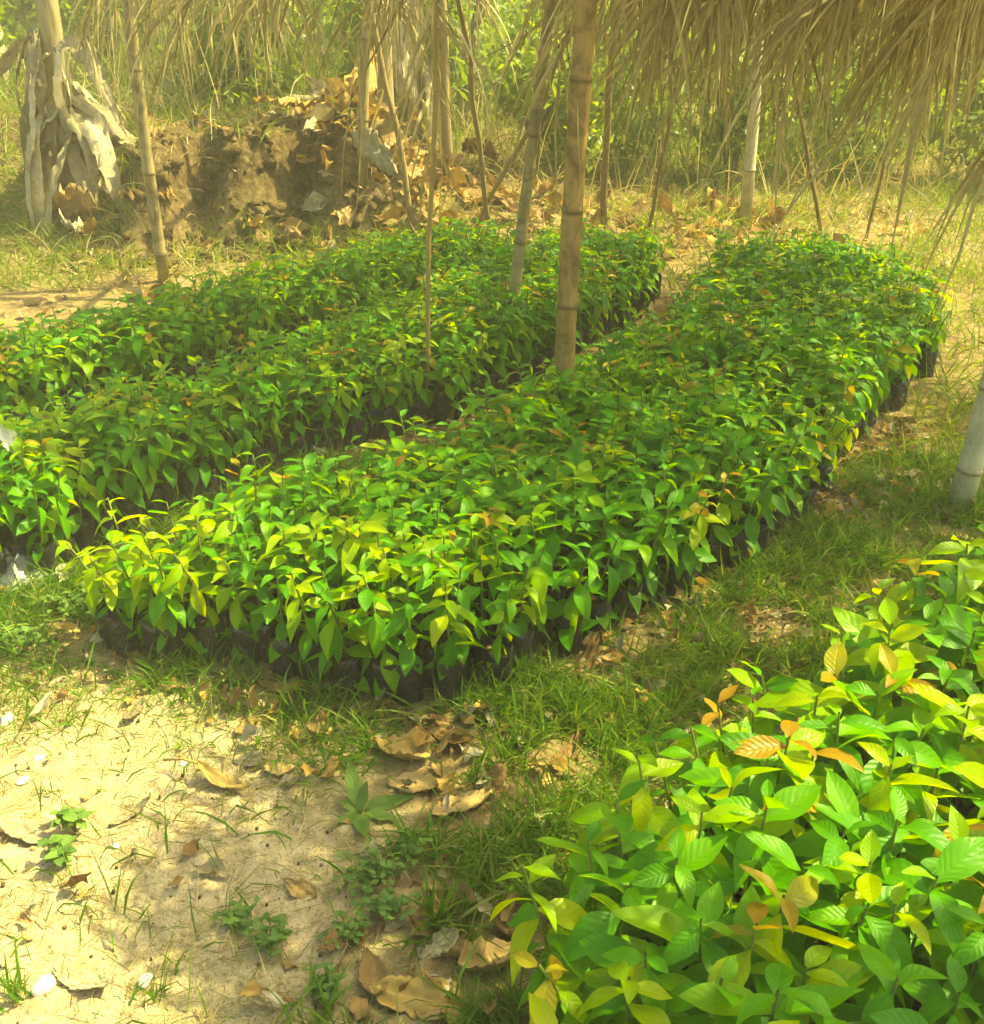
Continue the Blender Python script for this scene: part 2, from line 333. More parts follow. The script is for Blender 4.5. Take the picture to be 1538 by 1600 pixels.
HI = [leaf_arrays(8, 4, **v) for v in VAR]; LO = [leaf_arrays(5, 2, **v) for v in VAR]
LMATS = [M['leaf'], M['leafy'], M['leafo']]
LEAFMESH = {(k, m): mesh('seedling_leaf', *HI[k][:2], LMATS[m], HI[k][2]) for k in range(len(VAR)) for m in range(3)}
def bag_arrays(seed):
    rg = np.random.default_rng(seed); n = 12; V = []; prof = [(0.0, 0.86), (0.015, 0.98), (0.04, 1.0), (0.07, 0.97), (0.09, 1.0), (0.108, 1.05), (0.120, 0.98)]
    w1 = rg.random(n)*0.14-0.07
    for z, r in prof:
        for j in range(n):
            a = 2*math.pi*j/n; q = 1+w1[j]*(0.4+z*5)+0.05*rg.normal()*0.6
            V.append((0.038*r*q*math.cos(a), 0.038*r*q*math.sin(a), z+(0.008*rg.normal() if z > 0.11 else 0)))
    F = [[i*n+j, i*n+(j+1) % n, (i+1)*n+(j+1) % n, (i+1)*n+j] for i in range(len(prof)-1) for j in range(n)]
    Vs = [(0, 0, 0.106)]+[(0.037*math.cos(2*math.pi*j/n), 0.037*math.sin(2*math.pi*j/n), 0.098+0.004*rg.normal()) for j in range(n)]
    Fs = [[0, 1+j, 1+(j+1) % n, 1+(j+2) % n] for j in range(0, n, 2)]
    return (np.array(V), np.array(F)), (np.array(Vs), np.array(Fs))
BAGS = [bag_arrays(s) for s in range(5)]
BAGMESH = [mesh('bag', *b[0], M['bag'], np.zeros((len(b[0][0]), 3))) for b in BAGS]
SOILMESH = [mesh('soil', *b[1], M['soil'], np.zeros((len(b[1][0]), 3))) for b in BAGS]
def stem_arrays(h, lean, rnd=0.0):
    t = np.linspace(0, 1, 5)[:, None]
    path = np.concatenate([lean[0]*t**1.5, lean[1]*t**1.5, 0.095+(h-0.095)*t], 1)
    return tube(path, np.linspace(0.0038, 0.0022, 5), 5, False, rnd), path
def plan_seedling(rg, big, top, outdir=None, yb=0.24):
    """leaf list of one seedling: (matrix, variant, material)"""
    lean = rg.normal(size=2)*0.016
    if outdir is not None: lean = lean+np.array(outdir)*0.055
    n = rg.integers(10, 14)+(4 if outdir is not None else 0)+(3 if big < 0.9 else 0)
    a0 = rg.random()*6.28; leaves = []
    young = rg.random()
    for i in range(n):
        f = i/(n-1)                                          # 0 lowest .. 1 tip
        z = top-(0.17*(1-f)**1.3 if outdir is None else 0.26*(1-f)**1.0)-0.005
        az = a0+i*2.39996+rg.normal()*0.25
        size = (0.116 if f < 0.75 else 0.09)*big*(0.8+0.45*rg.random())
        if f > 0.9: size *= 0.7
        pitch = R(rg.normal()*15+(-12 if f < 0.5 else 0 if f < 0.85 else 18))
        if outdir is not None: pitch -= R(38)*max(0.0, -math.sin(az)*outdir[0]+math.cos(az)*outdir[1])*(1 if f < 0.8 else 0.4)
        m = 0
        if f > (0.62 if yb < 0.3 else 0.45) and young < yb: m = 1
        if f > 0.8 and young < 0.10: m = 2
        t = max(0, (z-0.095)/(top-0.095)); px, py = lean*t**1.5
        mat = Matrix.Translation((px, py, z)) @ Matrix.Rotation(az, 4, 'Z') @ Matrix.Rotation(pitch, 4, 'X') @ Matrix.Rotation(rg.normal()*0.34, 4, 'Y') @ Matrix.Scale(size, 4)
        leaves.append((mat, int(rg.integers(0, len(VAR))), m))
    return top, lean, leaves
PLANTS = []                                                  # (dist, bed, x, y, edge)
for b, poly in BED.items():
    ang = {'A': math.atan2(3.44, 2.25), 'B': math.atan2(2.9, 2.2), 'C': math.atan2(2.2, 1.8), 'D': math.atan2(1.2, 1.0)}[b]
    sp = 0.094 if b == 'D' else 0.078
    xs, ys = np.meshgrid(np.arange(-60, 60)*sp, np.arange(-70, 70)*sp*0.9)
    xs = xs+((np.arange(140) % 2)*sp/2)[:, None]
    c, s = math.cos(ang), math.sin(ang)
    cx, cy = np.mean([p[0] for p in poly]), np.mean([p[1] for p in poly])
    px = cx+xs*c-ys*s+RNG.normal(size=xs.shape)*0.012; py = cy+xs*s+ys*c+RNG.normal(size=xs.shape)*0.012
    px, py = px.ravel(), py.ravel(); ok = inpoly(px, py, poly); px, py = px[ok], py[ok]
    d = pdist(px, py, poly); ok = d > 0.045; px, py, d = px[ok], py[ok], d[ok]
    for x, y, e in zip(px, py, d): PLANTS.append((b, x, y, e, cx, cy))
def to_px(x, y, z):
    v = np.array([x, y, z-CAM_H]); f = v[1]*math.cos(PITCH)-v[2]*math.sin(PITCH); u = v[1]*math.sin(PITCH)+v[2]*math.cos(PITCH)
    return 769+FPX*v[0]/f, 800-FPX*u/f
cand = []
for i, p in enumerate(PLANTS):
    qx, qy = to_px(p[1], p[2], 0.38)
    if -40 < qx < 1570 and -20 < qy < 1630: cand.append((math.dist((p[1], p[2], 0.38), (0, 0, CAM_H)), i))
cand.sort(); NEAR = {i for _, i in cand[:300]}
SL = {'A': ('green seedling in black bag at the front of the middle bed', 'seedlings at the front of the middle bed'),
      'B': ('green seedling in black bag at the near end of the left bed', 'seedlings at the near end of the left bed'),
      'C': ('green seedling in black bag in the far left bed', 'seedlings in the far left bed'),
      'D': ('large-leaved green seedling in the near right bed', 'green seedlings in the near right bed')}
SLY = {'A': ('seedling with orange or yellow young leaf at the front of the middle bed', 'seedlings with orange or yellow young leaves, front of the middle bed'),
       'B': ('seedling with orange or yellow young leaf at the near end of the left bed', 'seedlings with orange or yellow young leaves, left bed'),
       'C': ('seedling with orange or yellow young leaf in the far left bed', 'seedlings with orange or yellow young leaves, far left bed'),
       'D': ('large-leaved seedling with orange or yellow young leaf in the near right bed', 'seedlings with orange or yellow young leaves, near right bed')}
ORD = ['', 'second ', 'third ', 'fourth ', 'fifth ', 'sixth ', 'seventh ', 'eighth ', 'ninth ', 'tenth ', 'eleventh ', 'twelfth ', 'thirteenth ', 'fourteenth ', 'fifteenth ', 'sixteenth ', 'seventeenth ', 'eighteenth ', 'nineteenth ', 'twentieth ']
EDGE = {}
eA = sorted([i for i in NEAR if PLANTS[i][0] == 'A' and PLANTS[i][3] < 0.11 and PLANTS[i][1] < -0.15 and PLANTS[i][2] < 2.55+0.2*(-0.15-PLANTS[i][1]) and PLANTS[i][2] < 2.42], key=lambda i: PLANTS[i][1])
eR = sorted([i for i in NEAR if PLANTS[i][0] == 'A' and PLANTS[i][3] < 0.11 and PLANTS[i][1] >= -0.15 and PLANTS[i][2] < 2.2+PLANTS[i][1]*0.9], key=lambda i: PLANTS[i][1])
eD = sorted([i for i in NEAR if PLANTS[i][0] == 'D' and PLANTS[i][3] < 0.11 and PLANTS[i][1] < 0.62*PLANTS[i][2]-0.2+0.2], key=lambda i: PLANTS[i][2])
for lst, t in ((eA, 'edge seedling of the middle bed front by the sand, %sfrom the left'), (eR, 'edge seedling of the middle bed along the grass path, %sfrom the front corner'), (eD, 'edge seedling of the near right bed along the path, %sfrom the bottom')):
    for q, i in enumerate(lst[:20]): EDGE[i] = (t % (ORD[q] if q else 'first ')).replace('  ', ' ')
mass = MB()
for i, (b, x, y, e, cx, cy) in enumerate(PLANTS):
    rg = np.random.default_rng(5000+i)
    big = (1.02 if b == 'D' else 0.76)*rg.uniform(0.85, 1.12)
    top = (0.40 if b == 'D' else 0.37)+0.021*rg.normal()-(0.07*rg.random() if rg.random() < 0.09 else 0)+0.02*float(wob(x, y, 3.0, 1.0))
    out = None
    if e < 0.12:
        v = np.array([x-cx, y-cy]); hh = 0.02; g0 = np.array([float(pdist(x+hh, y, BED[b])-pdist(x-hh, y, BED[b])), float(pdist(x, y+hh, BED[b])-pdist(x, y-hh, BED[b]))]); out = -g0/max(1e-6, np.linalg.norm(g0)); top -= 0.02
    top, lean, leaves = plan_seedling(rg, big, top, out, 0.5 if b == 'A' and y < 2.45-0.12*(x+0.5) and x < 0.1 else 0.34 if b == 'D' and y > 1.2 else 0.24)  # extra yellow-green young leaves also paint sunlit brightness into the middle bed front
    z0 = G(x, y)-0.004; bi = int(rg.integers(0, 5)); rz = rg.random()*6.28
    if i in NEAR:
        r = empty('seedling', (x, y, z0))
        yl = any(m > 0 for _, _, m in leaves); lab = (SLY if yl else SL)[b]
        if b == 'A': zn = 'left corner' if x < -0.6 else 'tan post side' if y > 2.72 else 'path side' if x > 0.08 else 'centre'
        elif b == 'D': zn = 'bottom part' if y < 1.12 else 'upper right part' if x > 0.62 and y > 1.45 else 'middle part'
        else: zn = ''
        kd = 'seedling with orange or yellow young leaf' if yl else 'large-leaved green seedling' if b == 'D' else 'small-leaved green seedling'
        l0 = {'A': kd+', front %s of the middle bed' % zn, 'D': kd+', %s of the near right bed' % zn, 'B': kd+' at the near end of the left bed', 'C': kd+' in the far left bed'}[b]
        l1 = lab[1]+(', '+zn if zn else '')
        tag(r, EDGE.get(i, l0), 'seedling', l1)
        o = link('bag', BAGMESH[bi], r); o.rotation_euler = (0, 0, rz)
        so = link('soil', SOILMESH[bi], o)
        (sv, sf, sl), _ = stem_arrays(top, lean); link('stem', mesh('stem', sv, sf, M['stem'], sl), r)
        for mt, k, m in leaves:
            l = link('leaf', LEAFMESH[(k, m)], r); l.matrix_local = mt
    else:
        off = np.array([x, y, z0])
        (sv, sf, sl), _ = stem_arrays(top, lean, rg.random()); mass.add(sv+off, sf, sl, 3)
        if e < 0.16 or (0.2 > rg.random()):
            (bv, bf), (ov, of) = BAGS[bi]; mass.add(bv+off, bf, None, 4); mass.add(ov+off, of, None, 5)
        for mt, k, m in leaves:
            V, F, L = LO[k]; A = np.array(mt); Ln = L.copy(); Ln[:, 2] = rg.random()
            mass.add(V @ A[:3, :3].T+A[:3, 3]+off, F, Ln, m)
o = link('seedlings', mass.mesh('seedlings', LMATS+[M['stem'], M['bag'], M['soil']]))
tag(o, 'dense mass of green seedlings filling the rest of the beds', 'seedlings', kind='stuff')

# ---------------------------------------------------------------- bamboo posts
def post(base, top, r0, r1, mat, label, nodes=0.42, name='bamboo_post', seed=0, bend=0.02):
    rg = np.random.default_rng(seed); base = np.array(base, float); top = np.array(top, float); Ln = np.linalg.norm(top-base)
    zs = [0.0]; nd = [0.0]; t = nodes*(0.4+0.5*rg.random())
    while t < Ln-0.03:
        zs += [t-0.014, t-0.004, t, t+0.006, t+0.016]; nd += [0, 0.6, 1, 0.5, 0]
        zs += [t+nodes*0.33, t+nodes*0.66]; nd += [0, 0]; t += nodes*(0.85+0.3*rg.random())
    zs = [z for z in zs if z < Ln]+[Ln]; nd = nd[:len(zs)-1]+[0]
    zs = np.array(zs); nd = np.array(nd); tt = zs/Ln
    bd = rg.normal(size=2)*bend
    path = base+(top-base)*tt[:, None]; path[:, :2] += (np.sin(tt*math.pi)[:, None]*bd)
    rad = (r0+(r1-r0)*tt)*(1+0.13*nd+0.025*rg.normal(size=len(tt)))
    V, F, L = tube(path-base, rad, 14)
    L[:len(zs)*14, 2] = np.repeat(nd, 14)
    o = link(name, mesh(name, V, F, mat, L)); o.location = base
    return tag(o, label, 'post', 'bamboo roof posts')
def ground_post(px, py, zc, tpx, tpy, ztop, r0, r1, mat, label, seed, nodes=0.42):
    a = P(px, py, zc); t = PD(tpx, tpy, a.y); t = np.array(t); a = np.array(a)
    dirv = (t-a)/(t[2]-a[2])
    b = a+dirv*(G(a[0], a[1])-0.05-a[2]); tp = a+dirv*(ztop-a[2])
    return post(b, tp, r0, r1, mat, label, nodes, seed=seed)
ground_post(885, 572, 0.38, 908, 200, 1.96, 0.037, 0.032, M['bamboo_tan'], 'thick tan bamboo post rising from the middle bed', 1, 0.36)
ground_post(806, 452, 0.36, 838, 200, 1.96, 0.027, 0.023, M['bamboo'], 'slim brownish bamboo post left of the thick tan post', 2)
ground_post(258, 440, 0.0, 222, 150, 1.97, 0.035, 0.031, M['bamboo'], 'leaning bamboo post left behind the far left bed', 3, 0.5)
ground_post(564, 358, 0.05, 576, 140, 1.96, 0.036, 0.033, M['bamboo'], 'brownish bamboo post beside the heap of dead leaves', 4, 0.5)
ground_post(1163, 352, 0.0, 1178, 100, 1.98, 0.046, 0.036, M['bamboo_grey'], 'pale bamboo post behind the far end of the middle bed', 5, 0.55)
ground_post(1496, 800, 0.0, 1560, 540, 1.98, 0.040, 0.036, M['bamboo_grey'], 'pale bamboo post at the right edge beside the path', 6, 0.30)
# thin cane stuck in the left bed with shreds of dry leaf
c0 = P(668, 518, 0.38); ct = np.array(PD(676, 250, c0.y)); b0 = np.array(c0); dv = (ct-b0)/(ct[2]-b0[2]); b0 = b0+dv*(0.0-b0[2])
ctop = b0+dv*1.72
e = empty('thin_cane', b0); tag(e, 'thin yellow cane with hanging dry shreds in the left bed', 'cane')
V, F, L = tube(np.linspace([0, 0, 0], ctop-b0, 8)+np.array([[0.006*math.sin(k*1.7), 0.004*math.cos(k), 0] for k in range(8)]), 0.009, 8)
link('cane', mesh('cane', V, F, M['rachis'], L), e)
N = 26
bb = (ctop-b0)[None]*RNG.uniform(0.62, 0.98, (N, 1)); dd = RNG.normal(size=(N, 3))*[0.35, 0.3, 0.1]+[0, 0, -0.4]
V, F, L = ribbons(bb, dd, RNG.uniform(0.2, 0.55, N), RNG.uniform(0.008, 0.02, N), 1.6, 6, jitter=0.06)
tag(link('dry_shreds', mesh('dry_shreds', V, F, M['straw'], L), e), kind='stuff')

# ---------------------------------------------------------------- thatch roof: poles and dry palm fronds
roof = empty('thatch_roof', (0.3, 4.5, 1.95)); tag(roof, 'dry palm frond thatch roof with ragged fringe hanging over the beds', 'thatch roof')
RO = np.array([0.3, 4.5, 1.95])
def rpole(a, b, r):
    V, F, L = tube(np.linspace(a, b, 8)+RNG.normal(size=(8, 3))*0.012-RO, r, 8); link('pole', mesh('pole', V, F, M['bamboo'], L), roof)
for y, x0, x1 in ((1.1, 0.7, 2.9), (3.3, -0.9, 3.2), (4.7, -2.2, 3.2), (6.3, -3.0, 3.4), (7.9, -2.6, 3.6)): rpole((x0, y, 2.02), (x1, y+0.05, 2.03), 0.028)
for x, y0, y1 in ((-2.2, 4.4, 8.0), (-1.0, 3.3, 8.1), (0.2, 3.5, 8.1), (1.1, 2.3, 8.1), (2.0, 0.6, 8.1), (2.9, 0.6, 8.1)): rpole((x, y0, 2.08), (x+0.1, y1, 2.08), 0.022)
def frond(p0, p1, sag, n, ll, lw, spread, droop, lean=(0, 0, 0), seed=0, jit=0.05, segs=6, both=True):
    """a dry palm frond: a rib from p0 to p1 and n leaflets along it"""
    rg = np.random.default_rng(seed); p0 = np.array(p0, float)-RO; p1 = np.array(p1, float)-RO
    t = np.linspace(0, 1, 9)[:, None]; path = p0+(p1-p0)*t; path[:, 2] -= sag*(4*t*(1-t))[:, 0]*0.5+sag*(t[:, 0]**2)*0.5
    V, F, L = tube(path, np.linspace(0.013, 0.004, 9), 6, True, rg.random())
    r = link('frond', mesh('frond', V, F, M['rachis'], L), roof)
    tt = np.sort(rg.random(n)*0.96+0.03); idx = tt*8; k = np.clip(idx.astype(int), 0, 7); fr = (idx-k)[:, None]
    base = path[k]*(1-fr)+path[k+1]*fr; ax = norm(path[k+1]-path[k])
    sd = norm(np.cross(ax, [0, 0, 1.0])); sgn = np.where(rg.random(n) < 0.5, -1, 1)[:, None]
    d = sd*sgn*spread+ax*0.45+np.array(lean)+rg.normal(size=(n, 3))*0.16
    if not both: d[:, 2] -= 0.5
    ln = ll*(0.55+0.6*rg.random(n))*(0.6+0.4*np.sin(math.pi*np.clip(tt, 0.1, 0.9)))
    V, F, L = ribbons(base, d, ln, lw*(0.6+0.7*rg.random(n)), droop*(0.7+0.6*rg.random(n)), segs, side=rg.normal(size=(n, 3))*[0.5, 0.5, 0.3]+[0, 0, 0.6] if both else None, jitter=jit, rng=rg)
    lf = link('leaflets', mesh('leaflets', V, F, M['straw'], L), r); tag(lf, kind='stuff')
    return r
# flat fronds out of view, laid out to cast the wanted broken shade
def covered(x, y):
    return True
SHADE = [(-0.7, 3.95), (0.35, 3.9), (1.0, 3.45), (1.2, 3.05), (2.6, 2.95), (3.2, 5.0), (2.9, 7.2), (0.9, 7.5), (-0.8, 6.4), (-1.7, 5.0), (-1.5, 3.9)]
NEARSH = [(0.6, 1.70), (2.5, 1.70), (2.5, 2.2), (0.6, 2.2)]  # area of unseen fronds added to shade the near bed
SANDSH = [(0.40, 2.25), (1.15, 2.45), (1.15, 3.0), (0.40, 2.98)]
SHADE, NEARSH, SANDSH = [[(x_+0.30, y_-0.75) for x_, y_ in q_] for q_ in (SHADE, NEARSH, SANDSH)]
k = 0
for poly, st, zz, L2, sy, ll in ((SHADE, 0.52, 2.09, 0.55, 0.60, 0.5), (NEARSH, 0.36, 2.09, 0.24, 0.2, 0.40)):
    xs = [p[0] for p in poly]; ys = [p[1] for p in poly]
    for x in np.arange(min(xs), max(xs), st):
        for y in np.arange(min(ys), max(ys), sy):
            x1 = x+RNG.normal()*0.10; y1 = y+RNG.normal()*0.12
            if not inpoly(x1, y1, poly): continue
            a = R(90+RNG.normal()*16)
            p0 = (x1-L2*math.cos(a), y1-L2*math.sin(a), zz+RNG.random()*0.05); p1 = (x1+L2*math.cos(a), y1+L2*math.sin(a), zz+RNG.random()*0.05)
            if RNG.random() < 0.5: p0, p1 = p1, p0
            frond(p0, p1, 0.03, 110, ll, 0.022, 1.0, 0.22, seed=900+k, jit=0.02, segs=4); k += 1
def hangfrond(px, Y, ztop, Lr, d0, drp, n, ll, lw, seed):
    """a drooping frond: the rib arches out of the roof and the leaflets trail from it"""
    rg = np.random.default_rng(seed); c = np.array(PD(px, 60, Y)); c[2] = ztop; p = c-RO; d = norm(np.array(d0, float)); path = [p]
    for j in range(10):
        p = p+d*Lr/10; path.append(p); d = norm(d+[0, 0, -drp/10]+rg.normal(size=3)*0.03)
    path = np.array(path); V, F, L = tube(path, np.linspace(0.011, 0.003, 11), 6, True, rg.random())
    r = link('frond', mesh('frond', V, F, M['rachis'], L), roof)
    tt = np.sort(rg.random(n))**0.8; idx = tt*10; k = np.clip(idx.astype(int), 0, 9); fr = (idx-k)[:, None]
    base = path[k]*(1-fr)+path[k+1]*fr; ax = norm(path[k+1]-path[k]); sd = norm(np.cross(ax, [0.2, 1.0, 0.1])); sgn = np.where(rg.random(n) < 0.5, -1, 1)[:, None]
    dd = ax*0.9+sd*sgn*0.35+rg.normal(size=(n, 3))*[0.16, 0.2, 0.12]
    V, F, L = ribbons(base, dd, ll*(0.5+0.7*rg.random(n)), lw*(0.5+0.9*rg.random(n)), 1.3*(0.5+rg.random(n)), 8, jitter=0.05, rng=rg)
    tag(link('leaflets', mesh('leaflets', V, F, M['straw'], L), r), kind='stuff')
rs_ = np.random.default_rng(31)
for cx_ in (0.72, 0.92, 1.10, 1.28):  # unseen fronds added overhead to shade the sand
    for cy_ in (1.52, 1.78, 2.04):
        if cx_ < 0.8 and cy_ < 1.8: continue
        a = R(90+rs_.normal()*22); ox, oy = 0.30*math.cos(a), 0.30*math.sin(a); ux, uy = cx_+rs_.normal()*0.05, cy_+rs_.normal()*0.05
        frond((ux-ox, uy-oy, 2.10+rs_.random()*0.05), (ux+ox, uy+oy, 2.12), 0.03, 80, 0.28, 0.022, 1.0, 0.22, seed=1700+k, jit=0.02, segs=4); k += 1
# ragged fringe: right side, dense and low
rg = np.random.default_rng(77); k = 0
def hang(px, Y, ztop, length, n, lean, seed, lw=0.016, w=0.7, ang=0.0):
    c = np.array(PD(px, 60, Y)); c[2] = ztop
    dx = w*math.cos(ang)/2; dy = w*math.sin(ang)/2
    frond((c[0]-dx, c[1]-dy, ztop), (c[0]+dx, c[1]+dy, ztop-0.05), 0.06, n, length, lw, 0.35, 1.45, lean, seed, 0.09, 8, False)
for px in range(1000, 1700, 32):
    for Y0 in (4.3, 5.0, 5.8):
        f = (px-1000)/700; Yq = Y0+rg.normal()*0.25
        hangfrond(px+60+rg.normal()*25, Yq, 2.0+rg.normal()*0.05, (0.80+0.38*f)*rg.uniform(0.65, 1.2), (-0.70+0.3*rg.normal(), -0.3, -0.1), 1.5, int(32+14*f), 0.50+0.12*f, 0.014, 2000+k); k += 1
for px in range(250, 610, 42):
    for Y0 in (5.5, 6.3):
        hangfrond(px+40+rg.normal()*18, Y0+rg.normal()*0.25, 1.86+rg.normal()*0.06, rg.uniform(0.55, 0.85), (-0.35+0.4*rg.normal(), -0.3, 0.05), 2.1, 32, 0.44, 0.012, 3000+k); k += 1
for px in (585, 640, 700, 760, 830, 930, 1000):
    hangfrond(px+rg.normal()*15, rg.uniform(4.6, 6.4), 1.92, rg.uniform(0.7, 1.1), (0.6*rg.normal(), -0.3, -0.1), 1.5, 16, 0.6, 0.015, 4000+k); k += 1
for px in range(300, 1050, 120):
    hangfrond(px, 7.5, 1.95, 0.85, (0.5*rg.normal(), -0.3, 0.0), 1.7, 36, 0.6, 0.018, 4500+k); k += 1
# bare ribs and twigs that hang out of the thatch
for q in range(46):
    px = rg.choice([rg.uniform(960, 1530), rg.uniform(560, 1000)], p=[0.72, 0.28]); Yq = rg.uniform(4.2, 6.5)
    s = np.array(PD(px, 60, Yq)); s[2] = 1.95; Lh = rg.uniform(0.55, 1.15)
    dr = norm(np.array([rg.normal()*0.35-0.1, rg.normal()*0.2, -1.0])); pts = [s]
    for j in range(7):
        pts.append(pts[-1]+dr*Lh/7); dr = norm(dr+rg.normal(size=3)*[0.16, 0.1, 0.05])
    V, F, L = tube(np.array(pts)-RO, np.linspace(0.008, 0.003, 8), 5, False, rg.random())
    link('twig', mesh('twig', V, F, M['twig'], L), roof)

# ---------------------------------------------------------------- grass, straw and litter (nobody could count them)
def scatter(n, x0, x1, y0, y1, dens):
    x = RNG.uniform(x0, x1, n); y = RNG.uniform(y0, y1, n); k = RNG.random(n) < dens(x, y); return x[k], y[k]
def anybed(x, y, m=0.0):
    r = np.zeros(x.shape, bool)
    for p in BED.values():
        i = inpoly(x, y, p); d = pdist(x, y, p); r |= i & (d > m)
    return r
def sandmask(x, y):
    i = inpoly(x, y, SAND); d = pdist(x, y, SAND); return np.clip(0.5+np.where(i, d, -d)*4+0.25*wob(x, y, 4.0, 1.0), 0, 1)
DL = [
 (628, 1180, 0.105, R(75), 'large curled golden dead leaf beside the broad-leaved weed', 'deadgold', 0.75, 0.8),
 (708, 1160, 0.10, R(60), 'crumpled golden dead leaf touching the large curled one', 'deadgold', 0.5, 0.9),
 (725, 1265, 0.13, R(-55), 'long orange-brown dead leaf in front of the weed, in the grass', 'dead', 0.45, 0.5),
 (645, 1225, 0.09, R(80), 'grey-brown dead leaf under the golden curled leaf', 'dead', 0.6, 0.4),
 (350, 1228, 0.11, R(-115), 'yellow curled dead leaf with a long stalk on the sand', 'deadgold', 0.38, 1.0),
 (438, 1200, 0.075, R(40), 'pinkish brown flat dead leaf at the edge of the sand', 'dead', 0.8, 0.3),
 (388, 1190, 0.055, R(90), 'small tan dead leaf on the sand beside the yellow curled leaf', 'deadgrey', 0.7, 0.3),
 (212, 1120, 0.075, R(-10), 'forked grey dead leaf standing on the sand', 'deadgrey', 0.4, 0.6),
 (215, 1005, 0.095, R(80), 'bleached white curled leaf near the corner of the middle bed', 'deadgrey', 0.35, 0.7),
 (180, 980, 0.08, R(20), 'bleached upright leaf next to the white curled one', 'deadgrey', 0.35, 0.8),
 (438, 1075, 0.10, R(70), 'golden dead leaf lying under the front edge of the middle bed', 'deadgold', 0.4, 0.5),
 (390, 1130, 0.075, R(-30), 'brown bent dead leaf on the shaded sand', 'dead', 0.45, 0.7),
 (1090, 890, 0.13, R(35), 'long tan dead leaf on the grass beside the black bag', 'dead', 0.32, 0.7),
 (950, 960, 0.11, R(-10), 'orange dead leaf on the path at the edge of the middle bed', 'deadgold', 0.45, 0.8),
 (925, 1040, 0.15, R(-20), 'long pale brown dead leaf lying across the path', 'dead', 0.35, 0.4),
 (885, 1185, 0.12, R(-28), 'folded tan dead leaf lying in the grass near the path', 'dead', 0.3, 0.9),
 (1408, 750, 0.12, R(85), 'pale grey dead leaf on the path near the right post', 'deadgrey', 0.5, 0.7),
 (640, 1560, 0.14, R(80), 'large yellow veined dead leaf at the bottom edge', 'deadgold', 0.55, 0.4),
 (585, 1530, 0.11, R(20), 'crumpled brown dead leaf left of the yellow veined leaf', 'dead', 0.55, 0.8),
 (800, 1440, 0.11, R(10), 'crumpled tan dead leaf beside the near bed', 'dead', 0.6, 0.9),
 (690, 1480, 0.08, R(120), 'small torn tan dead leaf in the weeds', 'deadgrey', 0.6, 0.8),
 (520, 1510, 0.085, R(-35), 'pale folded dead leaf among the small weeds', 'deadgrey', 0.35, 0.8),
 (770, 1510, 0.12, R(-70), 'broad shrivelled brown leaf beside the near bed corner', 'dead', 0.7, 1.0),
 (470, 1390, 0.06, R(60), 'small brown dead leaf at the sand edge', 'dead', 0.6, 0.6),
 (40, 1310, 0.10, R(75), 'straw-coloured dead leaf near the left edge on the sand', 'deadgrey', 0.4, 0.6),
 (205, 1275, 0.08, R(-40), 'narrow pale dead leaf on the lit sand', 'deadgrey', 0.25, 0.6),
 (130, 1540, 0.12, R(70), 'wide straw-coloured leaf scrap at the bottom left', 'deadgrey', 0.35, 0.6),
]
KEEP = [(P(q[0], q[1]).x, P(q[0], q[1]).y-0.02, q[2]*0.72) for q in DL]+[(P(560, 1262).x, P(560, 1262).y, 0.13), (P(650, 1275).x, P(650, 1275).y, 0.07), (P(600, 1410).x, P(600, 1410).y, 0.10), (P(1270, 785).x, P(1270, 785).y, 0.17), (P(1205, 985).x, P(1205, 985).y, 0.13)]
def path_d(x, y):
    d = np.clip(0.62+1.1*wob(x, y, 5.0, 0.3)+0.7*wob(x, y, 13.0, 1.3), 0.05, 1)
    for kx, ky, kr in KEEP: d = d*sstep(kr*0.7, kr*1.2, np.hypot(x-kx, y-ky))
    return d*(1-0.97*sandmask(x, y))*(~anybed(x, y, 0.03))
def blades(name, label, x, y, hmin, hmax, wd, mat, up=1.0, droop=1.2, segs=4):
    n = len(x); base = np.stack([x, y, gz(x, y)-0.003], -1)
    d = RNG.normal(size=(n, 3))*[0.55, 0.55, 0]+[0, 0, up]
    V, F, L = ribbons(base, d, RNG.uniform(hmin, hmax, n), wd*(0.6+0.8*RNG.random(n)), droop*RNG.random(n)*2, segs, jitter=0.05)
    return tag(link(name, mesh(name, V, F, mat, L)), label, name.replace('_', ' '), kind='stuff')
x, y = scatter(200000, -1.6, 2.7, 1.05, 3.6, path_d)
blades('grass', 'short green grass growing on the path between the beds', x, y, 0.04, 0.15, 0.0055, M['grass'], 0.8, 1.3, 3)
x, y = scatter(42000, -1.8, 3.0, 1.05, 4.3, lambda x, y: path_d(x, y)*0.9)
blades('dry_grass', 'dry straw grass lying on the path', x, y, 0.03, 0.12, 0.003, M['drygrass'], 0.25, 0.5, 3)
def sand_edge(x, y):
    return np.clip(sandmask(x, y)*(0.25+0.75*np.clip(1.6*wob(x, y, 3.0, 2.1)-0.2+0.8*sstep(-0.75, -1.1, x)+1.3*sstep(1.62, 1.35, y)+1.2*sstep(1.9, 2.1, y), 0, 1)), 0, 1)*(~anybed(x, y, 0.0))
x, y = scatter(21000, -1.7, 0.1, 1.05, 2.7, lambda x, y: sand_edge(x, y)**1.3)
blades('straw', 'pale dry straw strewn over the sandy patch', x, y, 0.02, 0.11, 0.0028, M['drygrass'], 0.12, 0.2)
x, y = scatter(26000, -2.0, -0.3, 1.1, 2.9, lambda x, y: sand_edge(x, y)*np.clip(0.5+wob(x, y, 4.0, 5.0), 0, 1)*sstep(1.8, 2.05, y)+0.03*sand_edge(x, y))
blades('sparse_grass', 'thin yellow-green grass on the sand by the middle bed', x, y, 0.03, 0.09, 0.003, M['grass'])
